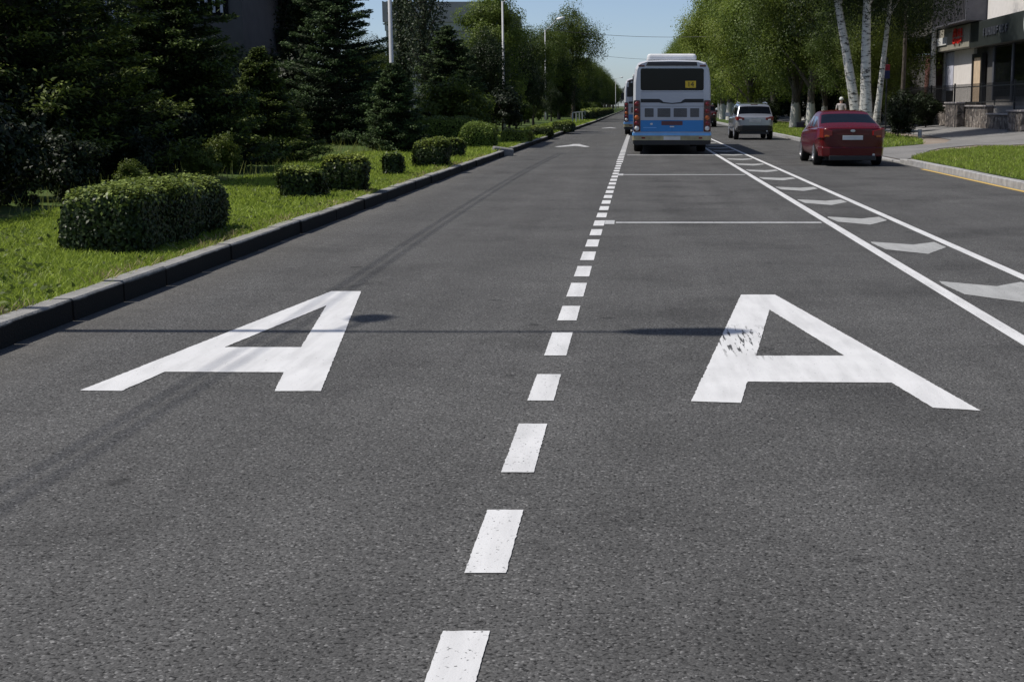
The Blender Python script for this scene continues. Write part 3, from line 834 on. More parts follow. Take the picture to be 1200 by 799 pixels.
for (px, py, hw) in ((673, 170.5, 20), (714, 150, 9)):
    cx, cy = gp(px, py); w = hw * (cy) / F_PX
    marking('arrow_mark', [[(cx - w, cy - 2.0), (cx - w * .3, cy + .6), (cx - .1, cy + 1.7), (cx + .15, cy + 1.7), (cx + w * .4, cy + .6), (cx + w, cy - 2.0), (cx + w * .75, cy - 2.4), (cx + .1, cy - .9), (cx - w * .7, cy - 2.4)]], 'paint_line', jit=0, step=9)

# ------------------------------------------------------------------ vehicles
def panel(name, cs, mat, parent, off=.008, inset=(0, 0, 0, 0), rad=.05, thick=.012, label=None, smooth=False):
    """rounded panel lying on the quad cs = (bl, br, tr, tl), seen from outside"""
    bl, br, tr, tl = [Vector(c) for c in cs]
    l, r, b, t = inset
    def S(u, v): return (bl * (1 - u) + br * u) * (1 - v) + (tl * (1 - u) + tr * u) * v
    q = [S(l, b), S(1 - r, b), S(1 - r, 1 - t), S(l, 1 - t)]
    n = (q[1] - q[0]).cross(q[3] - q[0]).normalized()
    loop = []
    for i in range(4):
        p, a, c = q[i], q[i - 1], q[(i + 1) % 4]
        da, dc = (a - p), (c - p); ra = min(rad, da.length * .45); rc = min(rad, dc.length * .45)
        pa, pc = p + da.normalized() * ra, p + dc.normalized() * rc
        for k in range(5):
            s = k / 4; loop.append(pa * (1 - s) ** 2 + p * 2 * s * (1 - s) + pc * s ** 2)
    m = len(loop)
    front = [p + n * off for p in loop]; back = [p - n * (thick) for p in loop]
    mb = MB(); mb.add(front + back, [tuple(range(m))] + [((i + 1) % m, i, m + i, m + (i + 1) % m) for i in range(m)])
    o = mb.build(name, mat, parent)
    if label: o['label'] = label
    return o

def boolean_cut(o, cyls):
    """cut wheel wells (cylinders along x: y, z, r, x0, x1) and bake all modifiers"""
    mb = MB()
    cs = []
    for (y, z, r, x0, x1) in cyls:
        c = MB(); n = 28
        v = [(x, y + r * math.cos(2 * math.pi * k / n), z + r * math.sin(2 * math.pi * k / n)) for x in (x0, x1) for k in range(n)]
        f = [(k, (k + 1) % n, n + (k + 1) % n, n + k) for k in range(n)] + [tuple(reversed(range(n))), tuple(n + k for k in range(n))]
        c.add(v, f); co = c.build('cutter', M['black']); cs.append(co)
        bm = bmesh.new(); bm.from_mesh(co.data); bmesh.ops.recalc_face_normals(bm, faces=bm.faces[:]); bm.to_mesh(co.data); bm.free()
        b = o.modifiers.new('cut', 'BOOLEAN'); b.operation = 'DIFFERENCE'; b.object = co; b.solver = 'EXACT'
    dg = bpy.context.evaluated_depsgraph_get(); dg.update()
    me = bpy.data.meshes.new_from_object(o.evaluated_get(dg))
    o.modifiers.clear(); old = o.data; o.data = me; me.name = old.name
    for c in cs: bpy.data.objects.remove(c, do_unlink=True)

def wheel(parent, x, y, r, w, side, spokes=5):
    wo = thing('wheel', None, None); wo.parent = parent
    # tyre is the wheel mesh itself
    bpy.data.objects.remove(wo, do_unlink=True)
    s = side
    prof = [(-w / 2, r * .62), (-w / 2, r * .9), (-w / 2 + .03, r), (w / 2 - .03, r), (w / 2, r * .9), (w / 2, r * .62)]
    mb = MB(); mb.lathe_x(prof, 0, 0, 0, 28)
    t = mb.build('wheel', M['rubber'], parent, smooth=True, loc=(x, y, r))
    mb = MB()
    mb.lathe_x([(s * (w / 2 - .005), r * .64), (s * (w / 2 + .004), r * .6), (s * (w / 2 - .03), r * .54)], 0, 0, 0, 28)
    for k in range(spokes):
        a = 2 * math.pi * k / spokes
        for da in (-.12, .12):
            mb.tube([(s * (w / 2 - .01), 0, 0), (s * (w / 2 - .015), r * .58 * math.cos(a + da), r * .58 * math.sin(a + da))], [r * .09, r * .07], 6)
    mb.lathe_x([(s * (w / 2 + .012), .001), (s * (w / 2 + .01), r * .14), (s * (w / 2 - .03), r * .16)], 0, 0, 0, 16)
    mb.build('rim', M['rim'], t)
    mb = MB(); mb.lathe_x([(s * (w / 2 - .05), .001), (s * (w / 2 - .05), r * .6)], 0, 0, 0, 20); mb.build('brake_disc', M['black'], t)
    return t

def loft(name, stations, parent, mat):
    """car body: stations (y, halfwidth, zbottom, zshoulder, crown)"""
    secs = []
    for (y, w, zb, zs, cr) in stations:
        zm = zb + (zs - zb) * .5
        half = [(0, zb), (.55 * w, zb), (.86 * w, zb + .01), (.97 * w, zb + .12), (w, zm), (.985 * w, zs - .1), (.93 * w, zs - .015), (.8 * w, zs + cr * .35), (.4 * w, zs + cr * .85)]
        full = [(x, z) for x, z in half] + [(0, zs + cr)] + [(-x, z) for x, z in reversed(half[1:])]
        secs.append([(x, y, z) for x, z in full])
    n = len(secs[0]); v = [p for s in secs for p in s]; f = []
    for i in range(len(secs) - 1):
        for k in range(n):
            f.append((i * n + k, i * n + (k + 1) % n, (i + 1) * n + (k + 1) % n, (i + 1) * n + k))
    # end caps as fans of quads
    for base, flip in ((0, True), ((len(secs) - 1) * n, False)):
        h = n // 2
        for k in range(h):
            a, b, c, d = base + k, base + k + 1, base + (n - k - 1) % n, base + (n - k) % n
            q = (a, b, c, d) if k > 0 else (a, b, c)
            if len(set(q)) < 3: continue
            q = tuple(dict.fromkeys(q))
            f.append(q if not flip else q[::-1])
    mb = MB(); mb.add(v, f)
    o = mb.build(name, mat, parent, smooth=True)
    bm = bmesh.new(); bm.from_mesh(o.data); bmesh.ops.recalc_face_normals(bm, faces=bm.faces[:]); bm.to_mesh(o.data); bm.free()
    m = o.modifiers.new('sub', 'SUBSURF'); m.levels = 2; m.render_levels = 2
    return o

def car(name, label, loc, rz, paint, kind, plate=True, tail_label=None):
    root = thing(name, label, 'car', loc, rz)
    suv = kind == 'suv'
    if suv:
        Lh = 2.25; st = [(-2.24, .68, .52, .98, .0), (-2.2, .8, .42, 1.06, .02), (-1.95, .89, .34, 1.1, .02), (-1.2, .92, .28, 1.08, .02), (0, .92, .28, 1.05, .02), (1., .92, .28, 1.04, .03), (1.55, .9, .3, 1.02, .05), (2.05, .84, .36, .94, .05), (2.24, .72, .42, .82, .03)]
        rb, rt, ft, fb = (-2.12, 1.06), (-1.72, 1.6), (.35, 1.62), (1.2, 1.02); wb, wt = .86, .66; wr = .36; ax = (-1.32, 1.32); tz = 1.66
    else:
        Lh = 2.32; st = [(-2.32, .66, .42, .96, .0), (-2.28, .8, .32, 1.0, .02), (-1.95, .88, .24, 1.02, .02), (-1.2, .91, .2, 1.0, .02), (0, .91, .2, .95, .02), (1.0, .91, .2, .93, .03), (1.6, .89, .22, .88, .05), (2.1, .82, .26, .76, .04), (2.32, .68, .32, .62, .02)]
        rb, rt, ft, fb = (-1.78, 1.02), (-.75, 1.385), (.2, 1.39), (1.2, .92); wb, wt = .85, .6; wr = .32; ax = (-1.38, 1.38); tz = 1.41
    body = loft('body', st, root, paint)
    boolean_cut(body, [(ax[0], wr, wr + .055, s * .55, s * 1.2) for s in (-1, 1)] + [(ax[1], wr, wr + .055, s * .55, s * 1.2) for s in (-1, 1)])
    # cabin: smooth subdivided shell; glass and painted faces become parts of their own
    bz = .88 if not suv else .96
    def lerp(a, b, t): return a + (b - a) * t
    ys, zs_, ws = [], [], []
    for t in (-.06, .06, .93, 1.):
        ys.append(lerp(rb[0], rt[0], t)); zs_.append(lerp(rb[1], rt[1], t) + .03 * math.sin(math.pi * max(0, t))); ws.append(lerp(wb * .95, wt + .05, t))
    bp = -.22
    for y in (bp - .05, bp + .05): ys.append(y); zs_.append(tz); ws.append(wt + .06)
    for t in (1., .92, .08, -.04):
        ys.append(lerp(fb[0], ft[0], t)); zs_.append(lerp(fb[1], ft[1], t) + .03 * math.sin(math.pi * max(0, t))); ws.append(lerp(wb * .95, wt + .05, t))
    secs = []
    for y, z, w in zip(ys, zs_, ws):
        h = [(wb, bz), (lerp(wb, w, .12), lerp(bz, z, .14)), (lerp(wb, w, .8), lerp(bz, z, .84)), (w * .95, z - .012), (w * .8, z + .012), (0, z + .03)]
        secs.append([(-x, y, q) for x, q in h] + [(x, y, q) for x, q in reversed(h[:-1])])
    n = len(secs[0]); fs, fm = [], []
    for i in range(len(secs) - 1):
        for k in range(n - 1):
            fs.append((i * n + k, i * n + k + 1, (i + 1) * n + k + 1, (i + 1) * n + k))
            mi = 0
            if k in (4, 5) or (k in (3, 6)):
                if i == 1: mi = 1
                if i == len(secs) - 3: mi = 2
            if k in (1, n - 3) and i in (3, 5) or (k in (1, n - 3) and i == 2 and not suv): mi = 3
            if k in (1, n - 3) and i == 2 and suv: mi = 3
            fm.append(mi)
    mb = MB(); mb.add([p for q in secs for p in q], fs); mb.m = fm
    tmp = mb.build('cabin', [paint, M['car_glass'], M['car_glass'], M['glass_blue'] if not suv else M['car_glass']], root, smooth=True)
    sb = tmp.modifiers.new('sub', 'SUBSURF'); sb.levels = 3
    dg = bpy.context.evaluated_depsgraph_get(); me = bpy.data.meshes.new_from_object(tmp.evaluated_get(dg)); bpy.data.objects.remove(tmp, do_unlink=True)
    for mi, nm in enumerate(('roof', 'rear_window', 'windscreen', 'side_window')):
        sel = [p for p in me.polygons if p.material_index == mi]
        for side in ((-1, 1) if mi == 3 else (0,)):
            ps = [p for p in sel if side == 0 or p.center.x * side > 0]
            ids = sorted({v for p in ps for v in p.vertices}); mp_ = {v: j for j, v in enumerate(ids)}
            q = MB(); q.add([me.vertices[v].co for v in ids], [tuple(mp_[v] for v in p.vertices) for p in ps])
            ob = q.build(nm, me.materials[mi], root, smooth=True)
    for s in (-1, 1):
        mb = MB(); mx = s * 1.0
        mb.tube([(s * .84, .72, .98 if not suv else 1.08), (s * .95, .7, 1.0 if not suv else 1.1)], .025, 6)
        mb.box(mx - .11, mx + .11, .66, .8, (.95 if not suv else 1.04), (1.1 if not suv else 1.22))
        mb.build('mirror', M['black'] if not suv else paint, root, bevel=.03)
        for y in ax: wheel(root, s * .78, y, wr, .22, s)
    ry = st[0][0]
    # tail lights wrap round the corner
    for s in (-1, 1):
        mb = MB()
        if suv:
            prof = [(s * .88, ry + .3, 1.05), (s * .83, ry + .1, 1.06), (s * .76, ry + .03, 1.06), (s * .5, ry + .0, 1.0)]; h = .17
        else:
            prof = [(s * .865, ry + .36, .97), (s * .83, ry + .14, .98), (s * .75, ry + .02, .96), (s * .53, ry - .02, .91)]; h = .26
        v = []
        for i, (x, y, z) in enumerate(prof):
            hh = h * (1., .95, .9, .45)[i] if not suv else h * (.6, 1, 1, .6)[i]
            o_ = Vector((s * .012, -.025, 0)) if i < 3 else Vector((0, -.02, 0))
            v += [Vector((x, y, z - hh)) + o_, Vector((x, y, z)) + o_, Vector((x * .9, y + .08, z - hh)), Vector((x * .9, y + .08, z))]
        f = []
        for i in range(3):
            a, b = 4 * i, 4 * i + 4
            f += [(a, a + 1, b + 1, b), (a + 1, a + 3, b + 3, b + 1), (a + 2, a, b, b + 2)]
        f += [(0, 2, 3, 1), (12, 13, 15, 14)]
        mb.add(v, f); tl = mb.build('taillight', M['red_lamp'], root, bevel=.008)
        mb = MB()
        zz = (.86 if suv else .78)
        mb.box(s * .66 - .06, s * .66 + .06, ry - .03, ry + .04, zz - .03 + (0.06 if suv else 0), zz + .02 + (0.06 if suv else 0)); mb.build('lens', M['orange_lamp'] if not suv else M['white'], tl, bevel=.01)
    # bumper lower part, plate, badge, trim, exhaust
    zb0, zb1 = (.42, .66) if suv else (.25, .5)
    mb = MB()
    seg = [(-.84, ry + .3), (-.77, ry + .07), (-.58, ry - .01), (0, ry - .03), (.58, ry - .01), (.77, ry + .07), (.84, ry + .3)]
    v = [];
    for x, y in seg: v += [(x, y, zb0), (x * 1.02, y - .012, zb1), (x * .9, y + .1, zb0), (x * .9, y + .1, zb1)]
    f = []
    for i in range(6):
        a, b = 4 * i, 4 * i + 4; f += [(a, b, b + 1, a + 1), (a + 1, b + 1, b + 3, a + 3), (a + 2, b + 2, b, a)]
    mb.add(v, f); mb.build('bumper', M['black'] if suv else paint, root, bevel=.03, segs=3)
    if not suv: MB().box(-.6, .6, ry - .045, ry + .05, .15, .28).build('valance', M['black'], root, bevel=.02)
    mb = MB(); mb.box(-.26, .26, ry - .035, ry + .02, .8 if suv else .68, .92 if suv else .79); mb.build('number_plate', M['plate'], root, bevel=.004)
    mb = MB(); mb.box(-.42, .42, ry - .03, ry + .03, .95 if suv else .81, .975 if suv else .83); mb.build('trim_strip', M['rim'] if suv else M['red_dark'], root, bevel=.004)
    mb = MB(); mb.lathe_z([(.001, .006), (.06, .004), (.062, 0), (.062, -.02)], n=20)
    bd = mb.build('badge', M['rim'], root); bd.rotation_euler = (R(90), 0, 0); bd.scale = (1, .55, 1); bd.location = (0, ry - .025, .99 if suv else .91)
    mb = MB(); mb.tube([(.55, ry + .1, .3 if not suv else .4), (.55, ry - .02, .3 if not suv else .4)], .035, 10); mb.build('exhaust_pipe', M['rim'], root)
    mb = MB(); mb.box(-.16, .16, rt[0] - .03, rt[0] + .05, rt[1] - .035, rt[1] + .01); mb.build('brake_lamp', M['red_dark'], root, bevel=.008)
    mb = MB(); mb.box(-.66, .66, -2.1, 2.1, (.15 if not suv else .26), .4); mb.build('underbody', M['black'], root)
    for s in (-1, 1):
        mb = MB(); y1 = st[-1][0]; mb.box(s * .62 - .14, s * .62 + .14, y1 - .2, y1 + .005, .62 if not suv else .76, .74 if not suv else .88); mb.build('headlight', M['white'], root, bevel=.03)
        if suv:
            mb = MB(); mb.tube([(s * .62, -1.6, 1.65), (s * .63, -.6, 1.7), (s * .62, .3, 1.66)], .018, 6); mb.build('roof_rail', M['rim'], root)
    return root

red = car('red_sedan', 'dark red saloon car driving away in the right lane, nearest car', (5.6, 38.35, 0), 0, M['car_red'], 'sedan')
suv = car('silver_crossover', 'silver crossover car driving ahead of the red saloon', (5.42, 66.2, 0), R(1.2), M['car_silver'], 'suv')
dark = car('dark_crossover', 'dark plum car half hidden behind the right rear corner of the bus', (5.05, 104, 0), 0, M['car_dark'], 'suv')
white = car('white_sedan', 'distant pale white saloon car standing side on beyond the silver crossover', (13.6, 215, .2), R(75), M['car_white'], 'sedan')

def bus(name, label, loc, group):
    root = thing(name, label, 'bus', loc, 0, group)
    L = 12.; hw = 1.25
    # body: rounded outline, roof tucked in
    prof = [(-hw, .34), (-hw, 1.6), (-hw + .01, 2.3), (-hw + .06, 2.72), (-hw + .16, 2.9), (-hw + .4, 2.97), (0, 2.99), (hw - .4, 2.97), (hw - .16, 2.9), (hw - .06, 2.72), (hw - .01, 2.3), (hw, 1.6), (hw, .34)]
    secs = [(.16, .93, -.02), (.04, .985, 0), (0, 1., 0), (0, 1, 0)]
    n = len(prof); v = []; ysec = [(0.0, .935, .04), (.02, .95, .03), (.07, .978, .012), (.13, .992, .004), (.22, 1, 0), (L - .2, 1, 0), (L - .06, .985, .01), (L, .93, .05)]
    for (y, k, dz) in ysec:
        for (x, z) in prof: v.append((x * k, y, z - (dz if z > 2.5 else 0)))
    f = []
    for i in range(len(ysec) - 1):
        for k in range(n):
            f.append((i * n + k, i * n + (k + 1) % n, (i + 1) * n + (k + 1) % n, (i + 1) * n + k))
    f += [tuple(range(n)), tuple((len(ysec) - 1) * n + k for k in reversed(range(n)))]
    mb = MB(); mb.add(v, f); body = mb.build('body', M['bus_white'], root)
    bm = bmesh.new(); bm.from_mesh(body.data); bmesh.ops.recalc_face_normals(bm, faces=bm.faces[:]); bm.to_mesh(body.data); bm.free()
    cuts = [(y, .5, .62, s * .8, s * 1.5) for y in (3.1, 9.3) for s in (-1, 1)]
    boolean_cut(body, cuts)
    # rear wall in silver with the window, etc.
    def rear(name, x0, x1, z0, z1, mat, off=.01, rad=.03, par=None, thick=.03, label=None):
        return panel(name, [(x0, 0, z0), (x1, 0, z0), (x1, 0, z1), (x0, 0, z1)], mat, par or root, off, rad=rad, thick=thick, label=label)
    rp = rear('rear_panel', -1.01, 1.01, 1.09, 2.02, M['bus_silver'], .012, .04)
    rear('rear_skirt', -1.01, 1.01, .72, 1.085, M['bus_blue'], .012, .02)
    w = rear('rear_window', -1.01, 1.01, 2.03, 2.72, M['bus_glass'], .014, .07)
    rear('window_frame', -1.04, 1.04, 2.0, 2.75, M['bus_white'], .006, .08)
    s = rear('route_board', .42, .76, 2.11, 2.33, M['yellow'], .02, .01, w)
    cu = bpy.data.curves.new('digits', 'FONT'); cu.body = '14'; cu.size = .22; cu.extrude = .003; cu.align_x = 'CENTER'
    to = bpy.data.objects.new('digits', cu); C.objects.link(to)
    dg = bpy.context.evaluated_depsgraph_get(); me = bpy.data.meshes.new_from_object(to.evaluated_get(dg)); bpy.data.objects.remove(to, do_unlink=True)
    me.materials.append(M['black']); t = bpy.data.objects.new('digits', me); C.objects.link(t); t.parent = w
    t.rotation_euler = (R(90), 0, 0); t.location = (.59, -.024, 2.145)
    # black wing strips with a curved dip in the middle
    mb = MB()
    for q in (-1, 1):
        pts = [(q * 1.01, 1.76), (q * .42, 1.76), (q * .34, 1.72), (q * .28, 1.66), (0.0, 1.63), (0, 1.6), (q * .3, 1.62), (q * .42, 1.645), (q * 1.01, 1.645)]
        v = [(x, -.016, z) for x, z in pts] + [(x, 0.01, z) for x, z in pts]; m = len(pts)
        fr = tuple(range(m)) if q < 0 else tuple(reversed(range(m)))
        mb.add(v, [fr[::-1]] + [(i, (i + 1) % m, m + (i + 1) % m, m + i) for i in range(m)])
    mb.build('black_trim', M['black'], root)
    for (xa, xb) in ((-.88, -.59), (-.47, -.05), (.05, .48), (.58, .87)):
        g = rear('engine_grille', xa, xb, 1.19, 1.46, M['black'], .016, .015)
        mb = MB(); k = int((xb - xa) / .032)
        for i in range(k):
            x = xa + .014 + (xb - xa - .028) * i / max(1, k - 1); mb.box(x - .006, x + .006, -.026, -.01, 1.205, 1.445)
        mb.build('slats', M['slat_pale'], g)
    rear('name_plate', -.34, .34, .93, 1.06, M['maroon'], .02, .02)
    rear('latch', -.07, .07, .865, .9, M['white'], .02, .01)
    rear('emblem', -.7, -.62, .94, 1.0, M['white'], .018, .025)
    rear('lettering', -.93, -.5, .84, .865, M['bus_lblue'], .018, .005)
    mb = MB()
    v = []; seg = [(-1.27, .3), (-1.24, .03), (-1.05, -.03), (1.05, -.03), (1.24, .03), (1.27, .3)]
    def wrap(name, z0, z1, mat, off, sides=True):
        mb = MB(); v = []
        sg = [(-hw - off, L - .3), (-hw - off, .16), (-hw * .975 - off, .02 - off), (-1., -.01 - off), (1., -.01 - off), (hw * .975 + off, .02 - off), (hw + off, .16), (hw + off, L - .3)] if sides else [(-hw - off, .5), (-hw - off, .16), (-hw * .975 - off, .02 - off), (-1., -.01 - off), (1., -.01 - off), (hw * .975 + off, .02 - off), (hw + off, .16), (hw + off, .5)]
        for x, y in sg: v += [(x, y, z0), (x, y, z1), (x * .97, y + .03, z0), (x * .97, y + .03, z1)]
        f = []
        for i in range(len(sg) - 1):
            a, b = 4 * i, 4 * i + 4; f += [(a, b, b + 1, a + 1), (a + 1, b + 1, b + 3, a + 3), (a + 2, b + 2, b, a)]
        mb.add(v, f); return mb.build(name, mat, root)
    o = wrap('bumper', .45, .6, M['bus_cream'], .02, False); wrap('valance', .33, .448, M['black'], .012, False)
    mb = MB(); mb.box(-1.18, 1.18, .02, 2.2, .3, .42); mb.box(-1.0, 1.0, 2.2, 11.5, .28, .4); mb.build('underbody', M['black'], root)
    wrap('trim_strip', .6, .69, M['bus_lblue'], .03, False)
    for (x0, x1, z0, z1) in ((-1.0, 1.0, 1.525, 1.533), (-.003, .003, .73, .92), (-.98, .98, 1.98, 1.986)):
        rear('panel_seam', x0, x1, z0, z1, M['black'], .0135, .001, rp)
    rear('reflector', -.98, -.86, .5, .55, M['red_lamp'], .036, .005, o); rear('reflector', .86, .98, .5, .55, M['red_lamp'], .036, .005, o)
    rear('number_plate', -.27, .27, .46, .57, M['plate'], .05, .01)
    # side skirts and windows
    for s_ in (-1, 1):
        for (ya, yb) in ((.2, 2.45), (3.75, 8.65), (9.95, 11.7)):
            cs = [(s_ * hw, ya, .36), (s_ * hw, yb, .36), (s_ * hw, yb, 1.1), (s_ * hw, ya, 1.1)]
            if s_ < 0: cs = [cs[1], cs[0], cs[3], cs[2]]
            panel('side_skirt', cs, M['bus_blue'], root, .006, rad=.02)
        cs = [(s_ * hw, .45, 1.35), (s_ * hw, 11.6, 1.35), (s_ * (hw - .02), 11.6, 2.55), (s_ * (hw - .02), .45, 2.55)]
        if s_ < 0: cs = [cs[1], cs[0], cs[3], cs[2]]
        sw = panel('side_window', cs, M['glass'], root, .008, rad=.1)
        mb = MB()
        for y in (2.3, 4.2, 6.1, 8., 9.9): mb.box(s_ * (hw + .004), s_ * (hw + .02), y - .035, y + .035, 1.37, 2.53)
        mb.build('window_bars', M['black'], sw)
        for y in (3.1, 9.3): wheel(root, s_ * 1.08, y, .48, .3, s_, 8)
        # light cluster: housing and round lenses
        h = panel('light_cluster', [(s_ * 1.13 - .115, .005, .72), (s_ * 1.13 + .115, .005, .72), (s_ * 1.13 + .105, .005, 1.72), (s_ * 1.13 - .105, .005, 1.72)], M['red_dark'], root, .035, rad=.05, thick=.06)
        for z, mt in ((1.6, 'red_lamp'), (1.38, 'red_lamp'), (1.17, 'orange_lamp'), (.99, 'red_lamp'), (.83, 'white')):
            mb = MB(); mb.lathe_z([(.001, .022), (.05, .016), (.075, 0), (.075, -.02)], n=18)
            l_ = mb.build('lens', M[mt], h, smooth=True); l_.rotation_euler = (R(90), 0, 0); l_.location = (s_ * 1.13, -.032, z)
        mb = MB(); mb.tube([(s_ * 1.1, 11.9, 2.6), (s_ * 1.4, 12.25, 2.55), (s_ * 1.42, 12.3, 2.2)], .03, 6); mb.box(s_ * 1.42 - .1, s_ * 1.42 + .1, 12.25, 12.36, 1.9, 2.3); mb.build('mirror', M['black'], root)
    panel('windscreen', [(1.1, L, 1.1), (-1.1, L, 1.1), (-1.1, L - .01, 2.6), (1.1, L - .01, 2.6)], M['glass'], root, .01, rad=.1)
    # roof unit and rear deflector
    mb = MB(); mb.box(-.8, .8, .55, 3.6, 2.94, 3.2); mb.box(-.7, .7, 6.2, 8.4, 2.94, 3.14)
    ac = mb.build('roof_unit', M['ac_white'], root, bevel=.1, segs=3)
    mb = MB(); v = [(-.84, -.03, 2.8), (.8, -.03, 2.8), (.78, .0, 2.93), (-.78, .0, 2.93), (-.84, .3, 2.9), (.8, .3, 2.9), (.76, .3, 3.0), (-.76, .3, 3.0)]
    mb.add(v, [(0, 1, 2, 3), (3, 2, 6, 7), (1, 5, 6, 2), (0, 3, 7, 4), (0, 4, 5, 1)]); mb.build('roof_deflector', M['black'], root, bevel=.01)
    for s_ in (-1, 1):
        mb = MB(); mb.box(s_ * .98 - .1, s_ * .98 + .1, -.012, .05, 2.77, 2.83); mb.build('marker_lamp', M['red_dark'], root, bevel=.01)
    return root
b1 = bus('city_bus', 'nearest blue and white city bus with yellow board in its rear window', (1.18, 45.05, 0), 'city buses in the bus lane')
dup(b1, (.66, 73.5, 0), 0, None, 'second blue and white bus, mostly hidden ahead of the nearest bus', 'city buses in the bus lane')

# ------------------------------------------------------------------ lamp posts, wires
def lamp_post(label, loc, h=8.7, arm=(1.6, .7), group='street lamps on the left verge', second=False):
    root = thing('street_lamp', label, 'street lamp', loc, 0, group)
    mb = MB(); mb.tube([(0, 0, 0), (0, 0, 1.2), (0, 0, 1.25), (0, 0, h)], [.1, .1, .075, .05], 12); mb.build('pole', M['polewhite'], root, smooth=True)
    mb = MB(); mb.tube([(0, 0, h - .15), (.15, 0, h + .05), (.5, 0, h + arm[1] * .35), (arm[0], 0, h + arm[1])], .032, 8); mb.build('arm', M['polewhite'], root, smooth=True)
    mb = MB(); a = Vector((arm[0] - .05, 0, h + arm[1])); mb.tube([a, a + Vector((.12, 0, .04)), a + Vector((.6, 0, .13)), a + Vector((.78, 0, .12))], [.06, .14, .19, .08], 10)
    mb.build('lamp_head', M['white'], root, smooth=True)
    if second:
        mb = MB(); mb.tube([(0, 0, h - .1), (-.03, .35, h + .1), (-.03, .5, h + .12)], .022, 6)
        mb.build('bracket', M['polewhite'], root)
        mb = MB(); mb.tube([(-.03, .42, h + .12), (-.03, .52, h + .14), (-.02, .72, h + .15), (0, .8, h + .14)], [.05, .13, .14, .06], 10); mb.build('floodlight', M['black'], root, smooth=True)
    return root
PX = -8.0
lamp_post('street lamp beside the camera whose shadow crosses both letters', (PX, 9.62, .15), 8.7, (1.6, .55), second=True)
lamp_post('pale lamp pole between the tall dark fir and the poplars', (PX, 46.3, .15), 9)
lamp_post('thin lamp pole standing against the bright green tree', (-7.25, 77.5, .15), 7.0)
lamp_post('lamp with its arm showing over the far treetops on the left', (-8.35, 131, .15), 8.3, (1.1, .9))
lamp_post('farthest pale lamp pole on the left, small beside the second bus', (-5.6, 400, .15), 8.8, (1.4, .4))
def cable(name, label, a, b, sag, r, cat='cable', group=None):
    n = 24; pts = []
    for i in range(n + 1):
        t = i / n; p = Vector(a).lerp(Vector(b), t); p.z -= sag * 4 * t * (1 - t); pts.append(p)
    mb = MB(); mb.tube(pts, r, 6); return tag(mb.build(name, M['black']), label, cat, group)
for dx in (0, .11):
    for (ya, yb) in ((-30, 9.62), (9.62, 46.3)):
        cable('overhead_cable', 'black cable strung between lamp posts along the left verge', (PX + .05 + dx, ya, 8.05 + dx * .3), (PX + .05 + dx, yb, 8.05 + dx * .3), .3, .012, group='cables along the left lamp posts')
cable('span_wire', 'upper thin wire crossing the sky over the street', (-8, 127, 8.3), (11, 120, 7.6), .5, .018, 'wire')
cable('span_wire', 'lower thin wire crossing the sky over the street', (-8, 215, 9.4), (11, 215, 8.6), .5, .022, 'wire')

# ------------------------------------------------------------------ hedges
def hb(px0, px1, pyt, pyb, dep, z0=.12, **k):
    """hedge from its outline: returns x0,x1,y0,z1"""
    xa, y = gp(px0, pyb, z0); xb, _ = gp(px1, pyb, z0)
    z1 = at((px0 + px1) / 2, pyt, y)[2]
    return xa, xb, y, y + dep, z0, z1
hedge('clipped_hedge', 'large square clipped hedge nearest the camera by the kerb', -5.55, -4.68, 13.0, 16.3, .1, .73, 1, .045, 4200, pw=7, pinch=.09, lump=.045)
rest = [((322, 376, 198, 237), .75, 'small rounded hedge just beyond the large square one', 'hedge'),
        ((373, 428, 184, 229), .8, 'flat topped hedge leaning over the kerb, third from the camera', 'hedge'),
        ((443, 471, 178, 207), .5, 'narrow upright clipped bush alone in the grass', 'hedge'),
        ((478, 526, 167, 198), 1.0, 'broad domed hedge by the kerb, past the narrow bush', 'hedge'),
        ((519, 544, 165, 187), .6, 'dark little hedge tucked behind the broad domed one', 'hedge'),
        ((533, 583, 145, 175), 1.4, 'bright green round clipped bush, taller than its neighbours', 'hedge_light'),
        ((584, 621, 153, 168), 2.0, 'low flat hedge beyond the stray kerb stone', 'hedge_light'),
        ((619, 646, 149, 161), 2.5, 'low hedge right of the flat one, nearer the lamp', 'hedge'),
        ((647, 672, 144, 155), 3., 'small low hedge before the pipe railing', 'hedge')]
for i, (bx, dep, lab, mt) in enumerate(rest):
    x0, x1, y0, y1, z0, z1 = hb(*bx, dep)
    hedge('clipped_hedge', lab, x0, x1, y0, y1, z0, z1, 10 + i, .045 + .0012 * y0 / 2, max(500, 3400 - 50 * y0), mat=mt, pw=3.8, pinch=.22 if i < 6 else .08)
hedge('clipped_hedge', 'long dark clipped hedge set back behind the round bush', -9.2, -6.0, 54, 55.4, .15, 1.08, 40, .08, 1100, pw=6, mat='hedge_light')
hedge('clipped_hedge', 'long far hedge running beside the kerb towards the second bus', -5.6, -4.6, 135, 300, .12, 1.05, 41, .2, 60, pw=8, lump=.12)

# stray kerb stone
mb = MB(); mb.box(-.34, .3, -.2, .2, 0, .26)
o = mb.build('kerb_stone', M['pave'], bevel=.05, segs=3)
x, y = gp(592, 183, 0); o.location = (x - .08, y + .1, .0); o.rotation_euler = (R(4), R(8), R(14)); tag(o, 'grey lump of concrete jutting over the left kerb', 'concrete block')

# pipe railing far left
xr = -5.0
root = thing('pipe_railing', 'pale pipe railing on the left verge beside the far hedge', 'railing', (xr, 112, .13))
mb = MB(); mb.tube([(0, 0, .85), (0, 34, .85)], .04, 8); mb.build('rail', M['steel'], root)
for i in range(6):
    mb = MB(); mb.tube([(0, i * 6.8, 0), (0, i * 6.8, .85)], .045, 8); mb.build('post', M['steel'], root)

